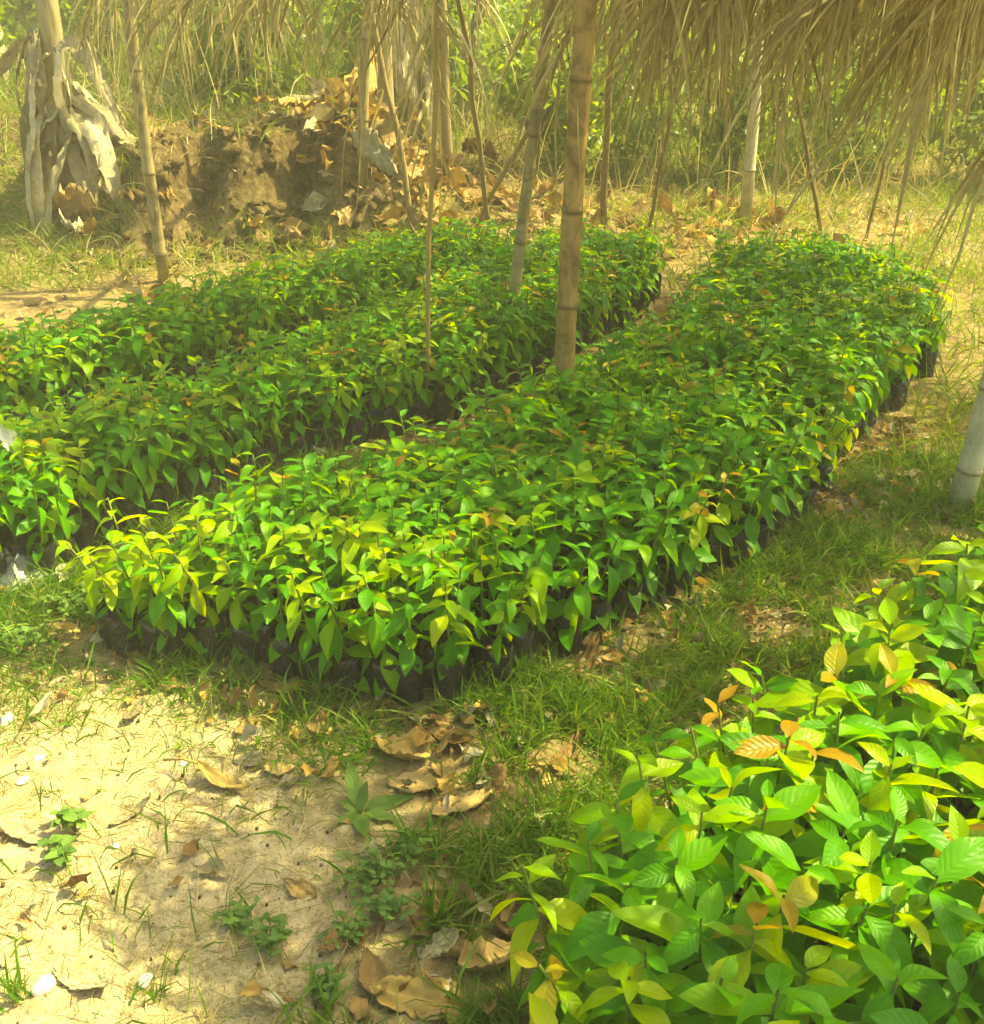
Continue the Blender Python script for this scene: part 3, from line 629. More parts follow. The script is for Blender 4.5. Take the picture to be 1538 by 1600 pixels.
x, y = scatter(70000, -8, 8, 6.0, 14, lambda x, y: np.clip(0.5+0.8*wob(x, y, 1.3, 3.0), 0.1, 1)*(~anybed(x, y, 0.0)))
k_ = (x < -2.45) | (gz(x, y) < 0.18) | (gz(x, y) > 0.60) | (RNG.random(len(x)) < 0.15); x, y = x[k_], y[k_]
blades('rough_grass', 'rough yellow-green grass behind the beds', x, y, 0.06, 0.26, 0.009, M['lime'], 1.0, 1.0)
x, y = scatter(40000, -6, 6, 5.9, 12, lambda x, y: np.clip(0.5+0.8*wob(x, y, 1.7, 1.0), 0.1, 1)*(~anybed(x, y, 0.0)))
k_ = (gz(x, y) < 0.15) | (gz(x, y) > 0.62) | (RNG.random(len(x)) < 0.65); x, y = x[k_], y[k_]
blades('dead_grass', 'dead straw grass behind the beds', x, y, 0.06, 0.30, 0.008, M['drygrass'], 0.4, 0.8)
x, y = scatter(22000, -7, -2.3, 6.0, 10.5, lambda x, y: np.clip(0.45+0.8*wob(x, y, 1.9, 6.0), 0.03, 1))
blades('slope_grass', 'bright green grass on the slope at the far left', x, y, 0.06, 0.26, 0.009, M['lime'], 1.0, 1.2)
x, y = scatter(50000, 1.3, 7, 3.4, 10, lambda x, y: np.clip(0.4+0.8*wob(x, y, 1.9, 2.0), 0.02, 1)*(~anybed(x, y, 0.0))*sstep(0.1, 0.9, x-0.45*y+1.0))
blades('verge_grass', 'bright green grass at the right of the middle bed', x, y, 0.06, 0.24, 0.007, M['lime'], 1.0, 1.2)
x, y = scatter(26000, -7, 9, 7.6, 13, lambda x, y: np.clip(0.3+0.8*wob(x, y, 1.1, 4.0), 0.02, 1)*sstep(8.6, 10.4, y+0.3*wob(x, y, 2, 1)))
blades('tall_grass', 'tall yellow-green grass standing behind the nursery', x, y, 0.25, 0.7, 0.014, M['lime'], 1.4, 1.2, 4)
x, y = scatter(5000, -7, 9, 7.6, 12, lambda x, y: np.clip(0.3+0.8*wob(x, y, 1.3, 7.0), 0.02, 1)*sstep(7.3, 8.6, y))
blades('tall_dry_grass', 'tall dry stalks standing behind the nursery', x, y, 0.3, 0.9, 0.011, M['drygrass'], 1.3, 0.9, 4)
# broken leaf bits
def bits(name, label, x, y, s0, s1, mats):
    mb = MB(); n = len(x)
    arr = []
    for q_ in range(10):
        rq = np.random.default_rng(q_+77); V, F, L = leaf_arrays(6, 4, W=rq.uniform(0.3, 0.62), droop=rq.uniform(-0.3, 0.6), fold=rq.uniform(-0.5, 0.9), wave=0.06, seed=q_, twist=rq.normal()*0.9)
        ph_ = rq.random(4)*6; V = V.copy(); V[:, 2] += 0.07*np.sin(7*V[:, 1]+9*V[:, 0]+ph_[0])+0.05*np.sin(15*V[:, 1]-12*V[:, 0]+ph_[1])+0.018*rq.normal(size=len(V))
        V[:, 0] *= 1+0.22*np.sin(13*V[:, 1]+ph_[2])+0.12*rq.normal(size=len(V)); V[:, 1] += 0.05*rq.normal(size=len(V)); V[:, 0] += 0.12*np.sin(3*V[:, 1]+ph_[3]); arr.append((V, F, L))
    for i in range(n):
        V, F, L = arr[i % 10]; s = RNG.uniform(s0, s1); A = np.array((Matrix.Rotation(RNG.random()*6.28, 3, 'Z') @ Matrix.Rotation(RNG.normal()*0.35, 3, 'X') @ Matrix.Rotation(RNG.normal()*0.5, 3, 'Y')))
        L = L.copy(); L[:, 2] = RNG.random(); mb.add((V*s) @ A.T+[x[i], y[i], G(x[i], y[i])+0.008+0.2*s*RNG.random()], F, L, int(RNG.integers(0, len(mats))))
    return tag(link(name, mb.mesh(name, mats)), label, name.replace('_', ' '), kind='stuff')
x, y = scatter(10000, -1.6, 2.6, 1.1, 4.0, lambda x, y: np.clip(0.25+0.5*(pdist(x, y, BED['A']) < 0.14)+0.6*wob(x, y, 4.0, 4.0), 0.03, 1)*(~anybed(x, y, 0.05))*(1-0.8*sandmask(x, y)))
bits('leaf_litter', 'small broken brown leaves scattered on the path', x, y, 0.015, 0.075, [M['dead'], M['deadgold'], M['deadgrey']])
x, y = scatter(1500, -4.5, 3.5, 4.6, 9.5, lambda x, y: np.clip(0.3+0.6*wob(x, y, 2.0, 4.0), 0.05, 1)*(~anybed(x, y, 0.0)))
bits('brown_litter', 'brown leaf litter and scraps behind the beds', x, y, 0.05, 0.20, [M['dead'], M['deadgold'], M['deadgrey']])
x = RNG.normal(-1.0, 0.26, 260); y = RNG.normal(8.1, 0.33, 260)
bits('leaf_heap', 'heap of large dry orange and brown leaves behind the beds', x, y, 0.08, 0.29, [M['dead'], M['deadgold'], M['dead'], M['deadgrey']])
x = RNG.uniform(-1.2, 2.2, 200); y = 6.9+RNG.random(200)*1.5
bits('fallen_leaves', 'large fallen dry leaves along the back of the beds', x, y, 0.08, 0.26, [M['dead'], M['deadgold'], M['dead']])
# clods on the face of the bank
mb = MB(); n_, m_ = 8, 5
for i in range(420):
    cx_ = RNG.uniform(-2.7, -0.7); cy_ = 6.75+0.45*float(sstep(-2.6, -0.8, cx_))+RNG.uniform(-0.25, 0.75); q = 0.012+0.05*RNG.random()**2.5; V = []
    for a_ in range(m_):
        for b_ in range(n_):
            A_, B_ = math.pi*a_/(m_-1), 2*math.pi*b_/n_; rr_ = q*np.clip(1+0.42*RNG.normal(), 0.45, 1.9) if 0 < a_ < m_-1 else q*0.8; V.append((cx_+rr_*math.sin(A_)*math.cos(B_), cy_+rr_*math.sin(A_)*math.sin(B_), G(cx_, cy_)+0.3*q+0.8*rr_*math.cos(A_)))
    mb.add(V, [[a_*n_+b_, (a_+1)*n_+b_, (a_+1)*n_+(b_+1) % n_, a_*n_+(b_+1) % n_] for a_ in range(m_-1) for b_ in range(n_)], np.full((len(V), 3), RNG.random()))
tag(link('soil_clods', mb.mesh('soil_clods', M['clod'], False)), 'crumbled brown soil clods on the eroded bank', 'soil clods', kind='stuff')
x, y = scatter(700, -1.6, 0.0, 1.1, 2.4, lambda x, y: 0.5*sandmask(x, y))
mb = MB()
for i in range(len(x)):
    s = RNG.uniform(0.001, 0.0035); V = RNG.normal(size=(8, 3)); V = np.array([[-1, -1, -1], [1, -1, -1], [1, 1, -1], [-1, 1, -1], [-1, -1, 1], [1, -1, 1], [1, 1, 1], [-1, 1, 1]])*(0.7+0.4*RNG.random((8, 3)))*s
    mb.add(V+[x[i], y[i], G(x[i], y[i])+s*0.4], [[0, 3, 2, 1], [4, 5, 6, 7], [0, 1, 5, 4], [1, 2, 6, 5], [2, 3, 7, 6], [3, 0, 4, 7]], np.full((8, 3), RNG.random()))
tag(link('grit', mb.mesh('grit', M['soil'])), 'fine soil crumbs and grit on the sand', 'grit', kind='stuff')

# ---------------------------------------------------------------- single dead leaves
def dead_leaf(px, py, size, rz, label, mat='dead', W=0.5, curl=0.5, crumple=0.05, tilt=(0.0, 0.0), lift=0.012, seed=0, lobes=0.0, stalk=0.0, name='dead_leaf', cat='dead leaf', z=None, loc=None):
    rg = np.random.default_rng(seed+300); p = loc if loc is not None else P(px, py, 0.0)
    if loc is None: z = G(p[0], p[1]) if z is None else z
    else: z = loc[2]
    nl, na = 20, 10; V = []; L = []
    for i in range(nl+1):
        t = i/nl; wv = 0.5*W*(1+0.09*rg.normal())*max(0.03, math.sin(math.pi*min(1, t**0.8)))**0.7*(1+lobes*math.sin(t*26+seed))
        for j in range(na+1):
            q = -1+2*j/na; x = q*wv*(1-0.25*curl*abs(q)); yv = t-0.5
            zz = curl*(q*wv)**2*2.0+0.20*curl*(2*t-1)**2+crumple*(math.sin(t*11+q*3+seed)+math.sin(t*6-q*7+2*seed)+0.6*math.sin(t*23+q*9))*0.5+0.22*crumple*rg.normal()
            V.append((x, yv, zz)); L.append((t, q, 0))
    V = np.array(V)*size; V[:, 2] -= V[:, 2].min()
    F = [[i*(na+1)+j, i*(na+1)+j+1, (i+1)*(na+1)+j+1, (i+1)*(na+1)+j] for i in range(nl) for j in range(na)]
    mb = MB(); mb.add(V, F, L)
    if stalk:
        pt = np.array([[0, -0.5*size, 0.2*curl*size], [0, -0.5*size-stalk*0.5, 0.02], [0.01, -0.5*size-stalk, 0.004]]); mb.add(*tube(pt, 0.0035, 5))
    o = link(name, mb.mesh(name, M['veined_'+mat])); o.location = (p[0], p[1], z+lift*0.3); o.rotation_euler = (tilt[0], tilt[1], rz)
    md = o.modifiers.new('thickness', 'SOLIDIFY'); md.thickness = 0.0015
    return tag(o, label, cat, 'dead leaves on the ground')
for i, (px, py, s, rz, lab, mat, W, cu) in enumerate(DL):
    dead_leaf(px, py, s*(1.05 if py > 1400 else 1.28), rz, lab, mat, W, cu, 0.045, (RNG.normal()*0.12, RNG.normal()*0.15), seed=i, lobes=0.06, stalk=0.09 if 'long stalk' in lab else 0)
c = P(16, 690, 0.36); dead_leaf(0, 0, 0.105, R(40), 'large sunlit leaf painted blown-out white, caught on the left bed at the left edge', 'bleached', 0.55, 0.4, 0.03, (R(42), R(-8)), seed=91, loc=(c.x, c.y, 0.36))  # sunlit leaf, its glare put into the white colour
# heap of dry leaf scraps on the path
x = []; y = []
hp = P(1270, 785)
for i in range(150):
    x.append(hp.x+RNG.normal()*0.13); y.append(hp.y+RNG.normal()*0.10)
bits('chaff_heap', 'pinkish heap of dry leaf scraps on the path by the middle bed', np.array(x), np.array(y), 0.02, 0.06, [M['dead'], M['deadgrey']])
hp = P(1205, 985); x = hp.x+RNG.normal(size=120)*0.10; y = hp.y+RNG.normal(size=120)*0.14
bits('chaff_patch', 'tan dry scraps on the path above the near bed', x, y, 0.015, 0.05, [M['dead'], M['deadgrey']])

# ---------------------------------------------------------------- stones
def stone(px, py, s, label, seed, flat=0.7):
    s *= 0.82
    rg = np.random.default_rng(seed+40); p = P(px, py); V = []; n, m = 12, 7
    for i in range(m):
        a = math.pi*i/(m-1)
        for j in range(n):
            b = 2*math.pi*j/n; q = 1+0.10*math.sin(3*b+seed)+0.08*math.sin(2*a+4*b+seed)+0.11*rg.normal()*(0 < i < m-1)
            V.append((s*q*math.sin(a)*math.cos(b)*1.2, s*q*math.sin(a)*math.sin(b)*0.9, s*q*math.cos(a)*flat))
    F = [[i*n+j, (i+1)*n+j, (i+1)*n+(j+1) % n, i*n+(j+1) % n] for i in range(m-1) for j in range(n)]
    o = link('stone', mesh('stone', V, F, M['stone'], np.zeros((len(V), 3)))); o.location = (p.x, p.y, G(p.x, p.y)+s*flat*0.35); o.rotation_euler = (0, 0, rg.random()*6)
    tag(o, label, 'stone', 'pale stones on the sand')
stone(228, 1535, 0.017, 'white stone near the bottom edge on the sand', 1)
stone(70, 1548, 0.022, 'white stone at the bottom left corner', 2, 0.9)
stone(287, 1190, 0.013, 'small round cream stone on the shaded sand', 3)
stone(62, 1188, 0.015, 'low white stone near the left edge', 4, 0.5)
stone(12, 1125, 0.022, 'pale stone at the left edge of the lit sand', 5, 0.8)
stone(182, 1325, 0.009, 'tiny white stone below the narrow pale leaf', 6)
stone(210, 1312, 0.008, 'tiny white stone right of the other tiny one', 7)
stone(36, 1222, 0.016, 'flat white stone below the low one at the left', 8, 0.4)

# ---------------------------------------------------------------- weeds
def weed(px, py, label, leaves, mat, name='weed', group=None):
    """leaves: (azimuth, size, pitch, W, droop)"""
    p = P(px, py); r = empty(name, (p.x, p.y, G(p.x, p.y))); tag(r, label, 'weed', group)
    for i, (az, s, pt, W, dr) in enumerate(leaves):
        V, F, L = leaf_arrays(9, 4, W=W, droop=dr, fold=0.15, wave=0.035, seed=i+50)
        l = link('leaf', mesh('leaf', V, F, mat, L), r); l.matrix_local = Matrix.Rotation(R(az), 4, 'Z') @ Matrix.Rotation(R(pt), 4, 'X') @ Matrix.Scale(s, 4)
    return r
M['weed'] = leaf_mat('weed_leaf', [(0, (0.08, 0.16, 0.025)), (1, (0.14, 0.23, 0.04))], (2.2, 1.8, 1.0), 0.35, 0.5, 5)
M['clover'] = leaf_mat('small_weed_leaf', [(0, (0.07, 0.15, 0.03)), (1, (0.15, 0.25, 0.05))], (2.2, 1.8, 1.0), 0.35, 0.55, 3)
weed(560, 1262, 'broad-leaved green weed between the sand and the golden dead leaves',
     [(18, 0.12, 38, 0.30, 0.05), (-70, 0.145, 8, 0.30, 0.22), (-165, 0.10, 20, 0.38, 0.3), (-20, 0.07, 45, 0.4, 0.1), (70, 0.06, 30, 0.4, 0.3), (140, 0.07, 25, 0.35, 0.4), (-110, 0.10, 15, 0.33, 0.3)], M['weed'])
def small_weed(px, py, n, rad, h, label, seed, mat='clover', ls=0.018):
    rg = np.random.default_rng(seed); p = P(px, py); r = empty('small_weed', (p.x, p.y, G(p.x, p.y))); tag(r, label, 'weed', 'small weeds')
    st = MB(); lf = MB()
    for i in range(n):
        a = rg.random()*6.28; d = rad*math.sqrt(rg.random()); tip = np.array([d*math.cos(a), d*math.sin(a), h*(0.35+0.65*rg.random())])
        st.add(*tube(np.array([[0, 0, 0], tip*[0.55, 0.55, 0.75], tip]), [0.0014, 0.0012, 0.0008], 4, False))
        for j in range(5):
            q = 1-0.16*j if j else 1.0
            b = np.array([tip[0]*q, tip[1]*q, tip[2]*(0.5+0.5*q)]); V, F, L = leaf_arrays(4, 2, W=0.6, droop=0.25, fold=0.2, seed=j)
            A = np.array(Matrix.Rotation(a+j*2.4+rg.normal()*0.3, 3, 'Z') @ Matrix.Rotation(R(rg.normal()*18+8), 3, 'X')); L = L.copy(); L[:, 2] = rg.random()
            lf.add((V*ls*(0.7+0.6*rg.random())) @ A.T+b, F, L)
    link('stem', st.mesh('stem', M['stem']), r); tag(link('leaves', lf.mesh('leaves', M[mat]), r), kind='stuff')
small_weed(590, 1385, 26, 0.075, 0.075, 'feathery dark green weed in front of the broad-leaved weed', 1)
small_weed(605, 1430, 20, 0.06, 0.06, 'pale green leafy weed just below the feathery dark one', 2)
small_weed(545, 1470, 14, 0.05, 0.05, 'low leafy weed beside the pale folded dead leaf', 3)
small_weed(425, 1480, 18, 0.05, 0.05, 'bright weed at the lower edge of the sand', 4)
small_weed(510, 1555, 16, 0.045, 0.05, 'small green weed at the bottom edge', 5)
small_weed(375, 1440, 14, 0.045, 0.03, 'creeping weed on the shaded sand', 6)
small_weed(118, 1300, 7, 0.03, 0.07, 'lit yellow-green sprout on the straw', 7, 'clover', 0.03)
small_weed(95, 1350, 8, 0.03, 0.05, 'second lit sprout just below the first on the straw', 8, 'clover', 0.03)
small_weed(640, 1330, 14, 0.05, 0.05, 'tangled weed under the long drooping weed leaf', 9)
small_weed(120, 960, 20, 0.10, 0.07, 'pale weed in the sun near the left bed', 10, 'clover', 0.025)
small_weed(40, 1010, 20, 0.10, 0.06, 'sunlit low weed at the left edge', 11, 'clover', 0.025)
def tuft(px, py, n, h, wd, label, mat='grass', spread=0.35, seed=0, name='grass_tuft'):
    rg = np.random.default_rng(seed+500); p = P(px, py); base = rg.normal(size=(n, 3))*[0.012, 0.012, 0]
    d = rg.normal(size=(n, 3))*[spread, spread, 0]+[0, 0, 1]
    V, F, L = ribbons(base, d, h*(0.5+0.6*rg.random(n)), wd*(0.7+0.5*rg.random(n)), 1.1*rg.random(n), 6, rng=rg)
    o = link(name, mesh(name, V, F, M[mat], L)); o.location = (p.x, p.y, G(p.x, p.y)); tag(o, label, 'grass tuft', 'grass tufts')
tuft(685, 1440, 26, 0.16, 0.007, 'tall bright grass tuft in front of the long brown leaf', seed=1)
tuft(25, 1565, 22, 0.10, 0.007, 'green grass tuft in the bottom left corner', seed=2)
tuft(280, 1165, 10, 0.05, 0.005, 'tiny grass tuft above the round cream stone', seed=3)
tuft(80, 1245, 12, 0.07, 0.004, 'thin grass tuft on the lit sand', seed=4)
tuft(625, 1085, 24, 0.08, 0.006, 'light green grass tuft at the front bags of the middle bed', seed=5, spread=0.6)
tuft(1180, 800, 40, 0.14, 0.007, 'grass tuft against the bags at the right side of the middle bed', seed=6, spread=0.6)
tuft(1060, 1010, 40, 0.12, 0.006, 'green grass tuft in the middle of the path', seed=7, spread=0.7)
tuft(770, 1120, 36, 0.12, 0.006, 'grass tuft right of the golden dead leaves', seed=8, spread=0.7)
tuft(800, 1570, 30, 0.09, 0.006, 'bright grass tuft at the bottom beside the near bed', seed=9, spread=0.8)
tuft(245, 1560, 16, 0.08, 0.006, 'yellow-green grass tuft beside the white stone', seed=10, spread=0.7)
tuft(700, 1030, 36, 0.13, 0.006, 'grass tuft in the shade of the middle bed front', seed=11, spread=0.6)

# ---------------------------------------------------------------- empty polybags in the sun, one crumpled sheet painted sunlit grey
p = P(22, 905); n = 16; V = []
for i in range(n+1):
    for j in range(n+1):
        a, b = i/n-0.5, j/n-0.5; V.append((a*0.34, b*0.22, 0.05*max(0, 1-(2*a)**2)*(1-(2*b)**2)*(1.3+wob(a, b, 16.0, 1.0))+0.012*abs(wob(a, b, 40.0, 2.0))+0.004))
F = [[i*(n+1)+j, (i+1)*(n+1)+j, (i+1)*(n+1)+j+1, i*(n+1)+j+1] for i in range(n) for j in range(n)]
o = link('empty_polybags', mesh('empty_polybags', V, F, M['plastic'], np.zeros((len(V), 3)), smooth=False)); o.location = (p.x, p.y, G(p.x, p.y)); o.rotation_euler = (0, 0, R(35))
o.modifiers.new('thickness', 'SOLIDIFY').thickness = 0.001
tag(o, 'crumpled empty poly bags painted sunlit grey at the end of the left bed', 'plastic sheet')

# ---------------------------------------------------------------- background: dead banana plant, leaf heap, sticks
def big_leaf(parent, name, loc, length, W, az, pitch, droop, mat, seed, fold=0.3, crumple=0.03, torn=0.08):
    rg = np.random.default_rng(seed); nl, na = 22, 8; V = []; L = []; p = np.zeros(3); a = pitch; tear = rg.random((nl+1, 2)) < 0.22
    for i in range(nl+1):
        t = i/nl; wv0 = 0.5*W*max(0.05, math.sin(math.pi*min(1, t**0.7*0.97+0.03)))**0.6
        for j in range(na+1):
            q = -1+2*j/na; wv = wv0*(0.72 if tear[i, int(q > 0)] and torn > 0.1 else 1.0)
            V.append((p[0]+q*wv*(1+torn*rg.normal())+0.04*length*math.sin(5*t+seed), p[1]+0.5*torn*wv*rg.normal(), p[2]-fold*q*(abs(q)-0.3*math.sin(7*t+seed))*wv*1.3+crumple*rg.normal()*(0.3+abs(q))+0.25*wv*math.sin(9*t+2.5*q+seed))); L.append((t, q, 0))
        p = p+np.array([0, math.cos(a), math.sin(a)])*length/nl; a -= droop/nl
    F = [[i*(na+1)+j, i*(na+1)+j+1, (i+1)*(na+1)+j+1, (i+1)*(na+1)+j] for i in range(nl) for j in range(na)]
    o = link(name, mesh(name, np.array(V), F, M[mat], L), parent); o.location = loc; o.rotation_euler = (0, 0, az)
    return o
def banana(px, py, Y, h, label, nd, ng, seed, sc=1.0):
    rg = np.random.default_rng(seed); c = PD(px, py, Y); z = G(c.x, c.y)
    r = empty('banana_plant', (c.x, c.y, z)); tag(r, label, 'banana plant', 'banana plants')
    t = np.linspace(0, 1, 10)[:, None]; V, F, L = tube(np.concatenate([0.05*t, 0.03*t**2, -0.05+(h+0.05)*t], 1), np.linspace(0.11, 0.06, 10)*sc*(1+0.06*np.sin(np.arange(10)*2.0)), 12)
    link('trunk', mesh('trunk', V, F, M['bananatrunk'], L), r)
    for i in range(nd):
        big_leaf(r, 'dead_leaf', (rg.normal()*0.05, rg.normal()*0.04-0.04, 0.45+0.75*rg.random()), (0.55+0.6*rg.random())*sc, 0.07+0.10*rg.random(), math.pi+rg.normal()*1.3, R(20*rg.normal()-35), R(75), 'deadgrey' if i % 4 else 'bleached', seed*50+i, 0.7, 0.014, 0.06)
    for i in range(ng):
        big_leaf(r, 'green_leaf', (0.03, 0.02, h), (1.2+0.5*rg.random())*sc, 0.35, rg.random()*6.28, R(60+10*rg.normal()), R(95), 'lime', seed*50+30+i, 0.25, 0.01, 0.03)
banana(110, 270, 7.7, 1.9, 'dead banana plant with drooping grey leaves at the left', 34, 2, 3)
banana(-30, 140, 10.5, 2.0, 'banana plant with lime green leaves at the far left', 5, 8, 4)
banana(640, 200, 9.2, 2.1, 'banana plant with pale lit trunk behind the leaf heap', 10, 4, 6, 0.8)
big_scraps = [(118, 385, 7.0, 0.42, 0.14, 15, 'deadgrey', 'pale torn banana leaf hanging on the left slope'),
  (150, 310, 7.3, 0.36, 0.20, 80, 'dead', 'brown curled banana sheath on the left slope'),
  (190, 330, 7.0, 0.30, 0.12, -50, 'deadgold', 'golden dead banana leaf left of the leaning post'),
  (200, 255, 7.7, 0.55, 0.15, 100, 'deadgrey', 'grey dead banana leaf lying on top of the bank'),
  (545, 200, 8.4, 0.55, 0.22, -20, 'deadgold', 'orange banana leaf in the heap behind the leaf heap post'),
  (590, 255, 8.0, 0.50, 0.16, 60, 'deadgrey', 'pale dead banana leaf sloping down from the heap'),
  (520, 240, 8.1, 0.45, 0.16, 110, 'deadgold', 'yellow dead leaf at the left of the heap'),
  (620, 300, 7.7, 0.45, 0.13, 75, 'dead', 'brown dead leaf at the foot of the heap'),
  (780, 250, 8.6, 0.50, 0.20, 30, 'dead', 'reddish brown dead leaf behind the slim brownish post'),
  (465, 355, 6.9, 0.30, 0.14, 60, 'dead', 'reddish dead leaf at the foot of the bank'),
  (675, 320, 7.2, 0.28, 0.12, 10, 'deadgold', 'golden leaf standing behind the left bed'),
  (560, 300, 7.6, 0.40, 0.15, 200, 'deadgrey', 'bleached dead leaf low in the heap')]
for i, (px, py, Yq, ln, W, az, mat, lab) in enumerate(big_scraps):
    c = PD(px, py, Yq); z = G(c.x, c.y)
    o = big_leaf(None, 'banana_leaf', (c.x, c.y, z+0.14+0.1*RNG.random()), ln*1.25, W*1.0, R(az), R(10+15*math.sin(i*2.1)), R(40+25*math.cos(i*1.3)), mat, 700+i, 0.5, 0.02, 0.16)
    o.rotation_euler = (R(18*math.sin(i*3.3)), R(38*math.sin(i*1.9)), R(az))
    o.modifiers.new('thickness', 'SOLIDIFY').thickness = 0.003
    tag(o, lab, 'dead leaf', 'dead banana leaves behind the beds')
def stick(a, b, r, mat, label, name='stick', sag=0.0):
    a = np.array(a, float); b = np.array(b, float); t = np.linspace(0, 1, 9)[:, None]
    pts = (b-a)*t; pts[:, 2] -= sag*np.sin(t[:, 0]*math.pi); pts += RNG.normal(size=pts.shape)*0.01*np.linalg.norm(b-a)*0.4
    V, F, L = tube(pts, np.linspace(r, r*0.7, 9), 8); o = link(name, mesh(name, V, F, M[mat], L)); o.location = a
    return tag(o, label, name.replace('_', ' '), 'sticks and branches')
stick(PD(455, 158, 8.6), PD(560, 165, 8.4), 0.05, 'deadgrey', 'pale lit banana log lying on the bank', 'fallen_log')
def lean(px0, py0, Y0, px1, Y1, z1, r, lab, mat='twig'):
    a = PD(px0, py0, Y0); a.z = G(a.x, a.y)-0.02; b = PD(px1, 60, Y1); b.z = z1; stick(a, b, r, mat, lab)
lean(740, 260, 7.4, 1000, 5.2, 1.95, 0.016, 'long thin branch leaning up to the right across the thick post')
lean(770, 330, 7.2, 700, 6.2, 1.95, 0.018, 'bent branch leaning up to the left behind the thin cane')
lean(650, 330, 7.3, 560, 7.4, 2.0, 0.022, 'dark branch leaning behind the leaf heap post')
lean(945, 300, 7.8, 960, 7.0, 1.98, 0.026, 'dark upright branch right of the thick post')
lean(1010, 330, 7.4, 1100, 6.6, 1.98, 0.014, 'thin stick leaning right under the thatch')
lean(700, 300, 8.4, 690, 8.2, 2.0, 0.045, 'dark straight stem behind the thin cane')
lean(610, 290, 8.2, 600, 8.3, 2.0, 0.06, 'thick dark stem behind the leaf heap')
lean(1290, 330, 7.6, 1180, 6.8, 1.9, 0.014, 'thin bent stick right of the pale post')
lean(1360, 330, 7.4, 1440, 6.4, 1.9, 0.012, 'thin twig leaning right below the low thatch')

# ---------------------------------------------------------------- shrubs and trees behind
def cloud(n, c, rad, size, rg, clumps=14):
    cc = rg.normal(size=(clumps, 3)); cc = norm(cc)*rg.uniform(0.35, 0.9, (clumps, 1))*rad
    k = rg.integers(0, clumps, n); p = c+cc[k]+norm(rg.normal(size=(n, 3)))*(rg.random((n, 1))**0.5)*np.array(rad)*0.42
    a = norm(rg.normal(size=(n, 3))+[0, 0, -0.3]); b = norm(np.cross(a, rg.normal(size=(n, 3))+[0, 0, 1.0])); s = size*(0.6+0.8*rg.random((n, 1)))
    nn = np.cross(a, b)
    V = np.stack([p-a*s, p+b*s*0.34-nn*s*0.1, p+a*s, p-b*s*0.34-nn*s*0.1], 1).reshape(-1, 3)
    F = np.arange(n*4).reshape(-1, 4); L = np.zeros((n, 4, 3)); L[:, :, 2] = (0.25*rg.random(n)+0.75*rg.random(clumps)[k])[:, None]
    L[:, 1, 1] = 1; L[:, 3, 1] = -1; L[:, 2, 0] = 1
    return V, F, L.reshape(-1, 3)
def shrub(x, y, h, rad, n, label, seed, ls=0.06, mat='lime', name='shrub', cat='shrub'):
    rg = np.random.default_rng(seed); z = G(x, y); r = empty(name, (x, y, z)); tag(r, label, cat, 'shrubs and trees behind the nursery')
    mb = MB()
    for i in range(5):
        a = rg.random()*6.28; q = rad*0.6*rg.random(); tp = np.array([q*math.cos(a), q*math.sin(a), h*(0.7+0.3*rg.random())])
        t = np.linspace(0, 1, 6)[:, None]; path = tp*np.concatenate([t**1.4, t**1.4, t], 1)+rg.normal(size=(6, 3))*0.02*h*np.array([1, 1, 0]); path[0] = [0.02*i-0.04, 0.015*(i % 2), -0.05]
        mb.add(*tube(path, np.linspace(0.03, 0.008, 6)*h/1.8, 6, False))
    link('trunk', mb.mesh('trunk', M['bark']), r)
    V, F, L = cloud(n, np.array([0, 0, h*0.52]), np.array([rad, rad, h*0.55]), ls, rg)
    V[:, 2] = np.maximum(V[:, 2], 0.02)
    tag(link('crown', mesh('crown', V, F, M[mat], L), r), kind='stuff')
SH = [(-5.6, 10.5, 2.2, 1.1, 'bright lime shrub at the far left'), (-3.9, 11.5, 2.0, 1.0, 'sunlit shrub behind the dead banana plant'), (-2.6, 10.6, 1.7, 0.9, 'low leafy shrub on top of the soil bank'),
      (-1.5, 12.0, 2.2, 1.1, 'leafy shrub behind the hanging fringe at the left'), (-0.3, 11.0, 1.9, 0.9, 'leafy shrub behind the banana leaf heap'), (0.7, 12.4, 2.3, 1.1, 'shrub behind the slim brownish post'),
      (1.6, 10.8, 1.7, 0.8, 'shrub right behind the thick tan post'), (2.6, 12.6, 2.3, 1.1, 'shrub behind the pale post under the thatch'), (3.8, 11.6, 2.0, 1.0, 'lime shrub under the low thatch'),
      (5.0, 12.8, 2.4, 1.2, 'tall shrub at the right behind the thatch'), (6.2, 11.2, 2.0, 1.1, 'shrub at the far right')]
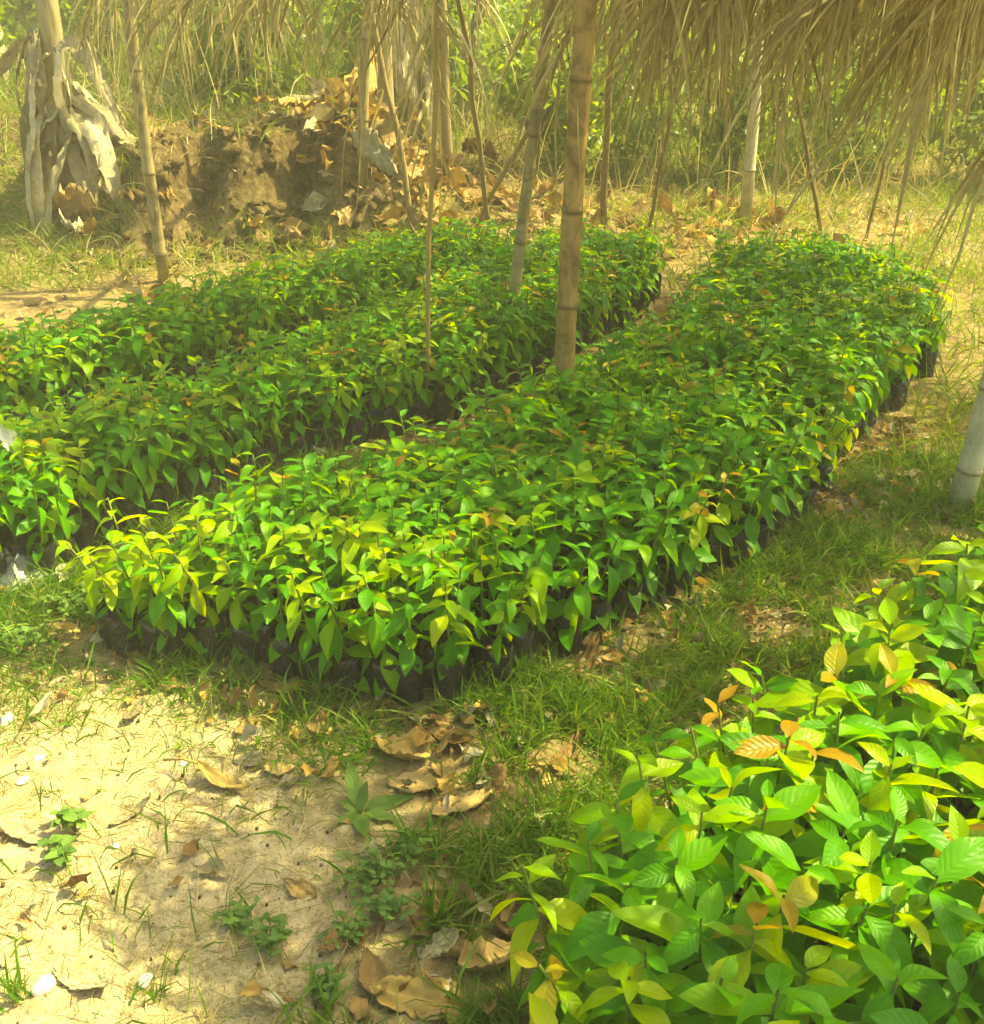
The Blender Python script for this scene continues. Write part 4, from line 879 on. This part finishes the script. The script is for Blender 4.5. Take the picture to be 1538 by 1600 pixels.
SH += [(-4.6, 9.0, 1.1, 0.7, 'low lime bush on the left slope'), (-2.0, 9.3, 1.3, 0.7, 'green bush on the soil bank behind the fringe'), (-0.75, 9.4, 1.3, 0.6, 'dense bush right of the pale banana trunk'), (0.35, 9.0, 1.2, 0.6, 'dark green bush left of the slim brownish post'),
       (1.0, 9.8, 1.4, 0.7, 'bush behind the thick tan post, left of it'), (2.1, 9.6, 1.3, 0.6, 'bush left of the pale far post'), (3.3, 10.0, 1.3, 0.8, 'sunlit bush right of the pale far post'), (4.4, 9.6, 1.2, 0.7, 'bright bush under the right end of the thatch'), (5.4, 9.2, 1.0, 0.7, 'low bush at the right edge behind the thatch')]
for i, (x, y, h, rd, lab) in enumerate(SH): shrub(x, y, h, rd, 2200, lab, 60+i)
# far thicket that closes the view
rg = np.random.default_rng(5); mb = MB()
for i in range(60):
    a = -1.05+2.1*i/59; d = rg.uniform(16, 24); c = np.array([d*math.sin(a), d*math.cos(a), 1.3+0.8*rg.random()])
    mb.add(*cloud(1100, c, np.array([1.7, 1.3, 1.9]), 0.15, rg, 12))
tag(link('thicket', mb.mesh('thicket', M['lime'])), 'far green thicket behind the shrubs', 'thicket', kind='stuff')
# ---------------------------------------------------------------- added warm haze box, stands in for a veil in the lens
hb = [(-30, -6, -1.2), (30, -6, -1.2), (30, 34, -1.2), (-30, 34, -1.2), (-30, -6, 4.6), (30, -6, 4.6), (30, 34, 4.6), (-30, 34, 4.6)]
hz = NT('lens_veil_haze'); pv = hz.n('ShaderNodeVolumePrincipled'); pv.inputs['Color'].default_value = (1.0, 0.93, 0.66, 1); pv.inputs['Density'].default_value = 0.008
hz.t.links.new(pv.outputs[0], hz.out.inputs['Volume'])
tag(link('haze', mesh('haze', hb, [[0, 3, 2, 1], [4, 5, 6, 7], [0, 1, 5, 4], [1, 2, 6, 5], [2, 3, 7, 6], [3, 0, 4, 7]], hz.m, smooth=False)), 'added warm haze standing in for the lens veil', 'haze', kind='stuff')
print('plants', len(PLANTS), 'near', len(NEAR), 'objects', len(bpy.data.objects))
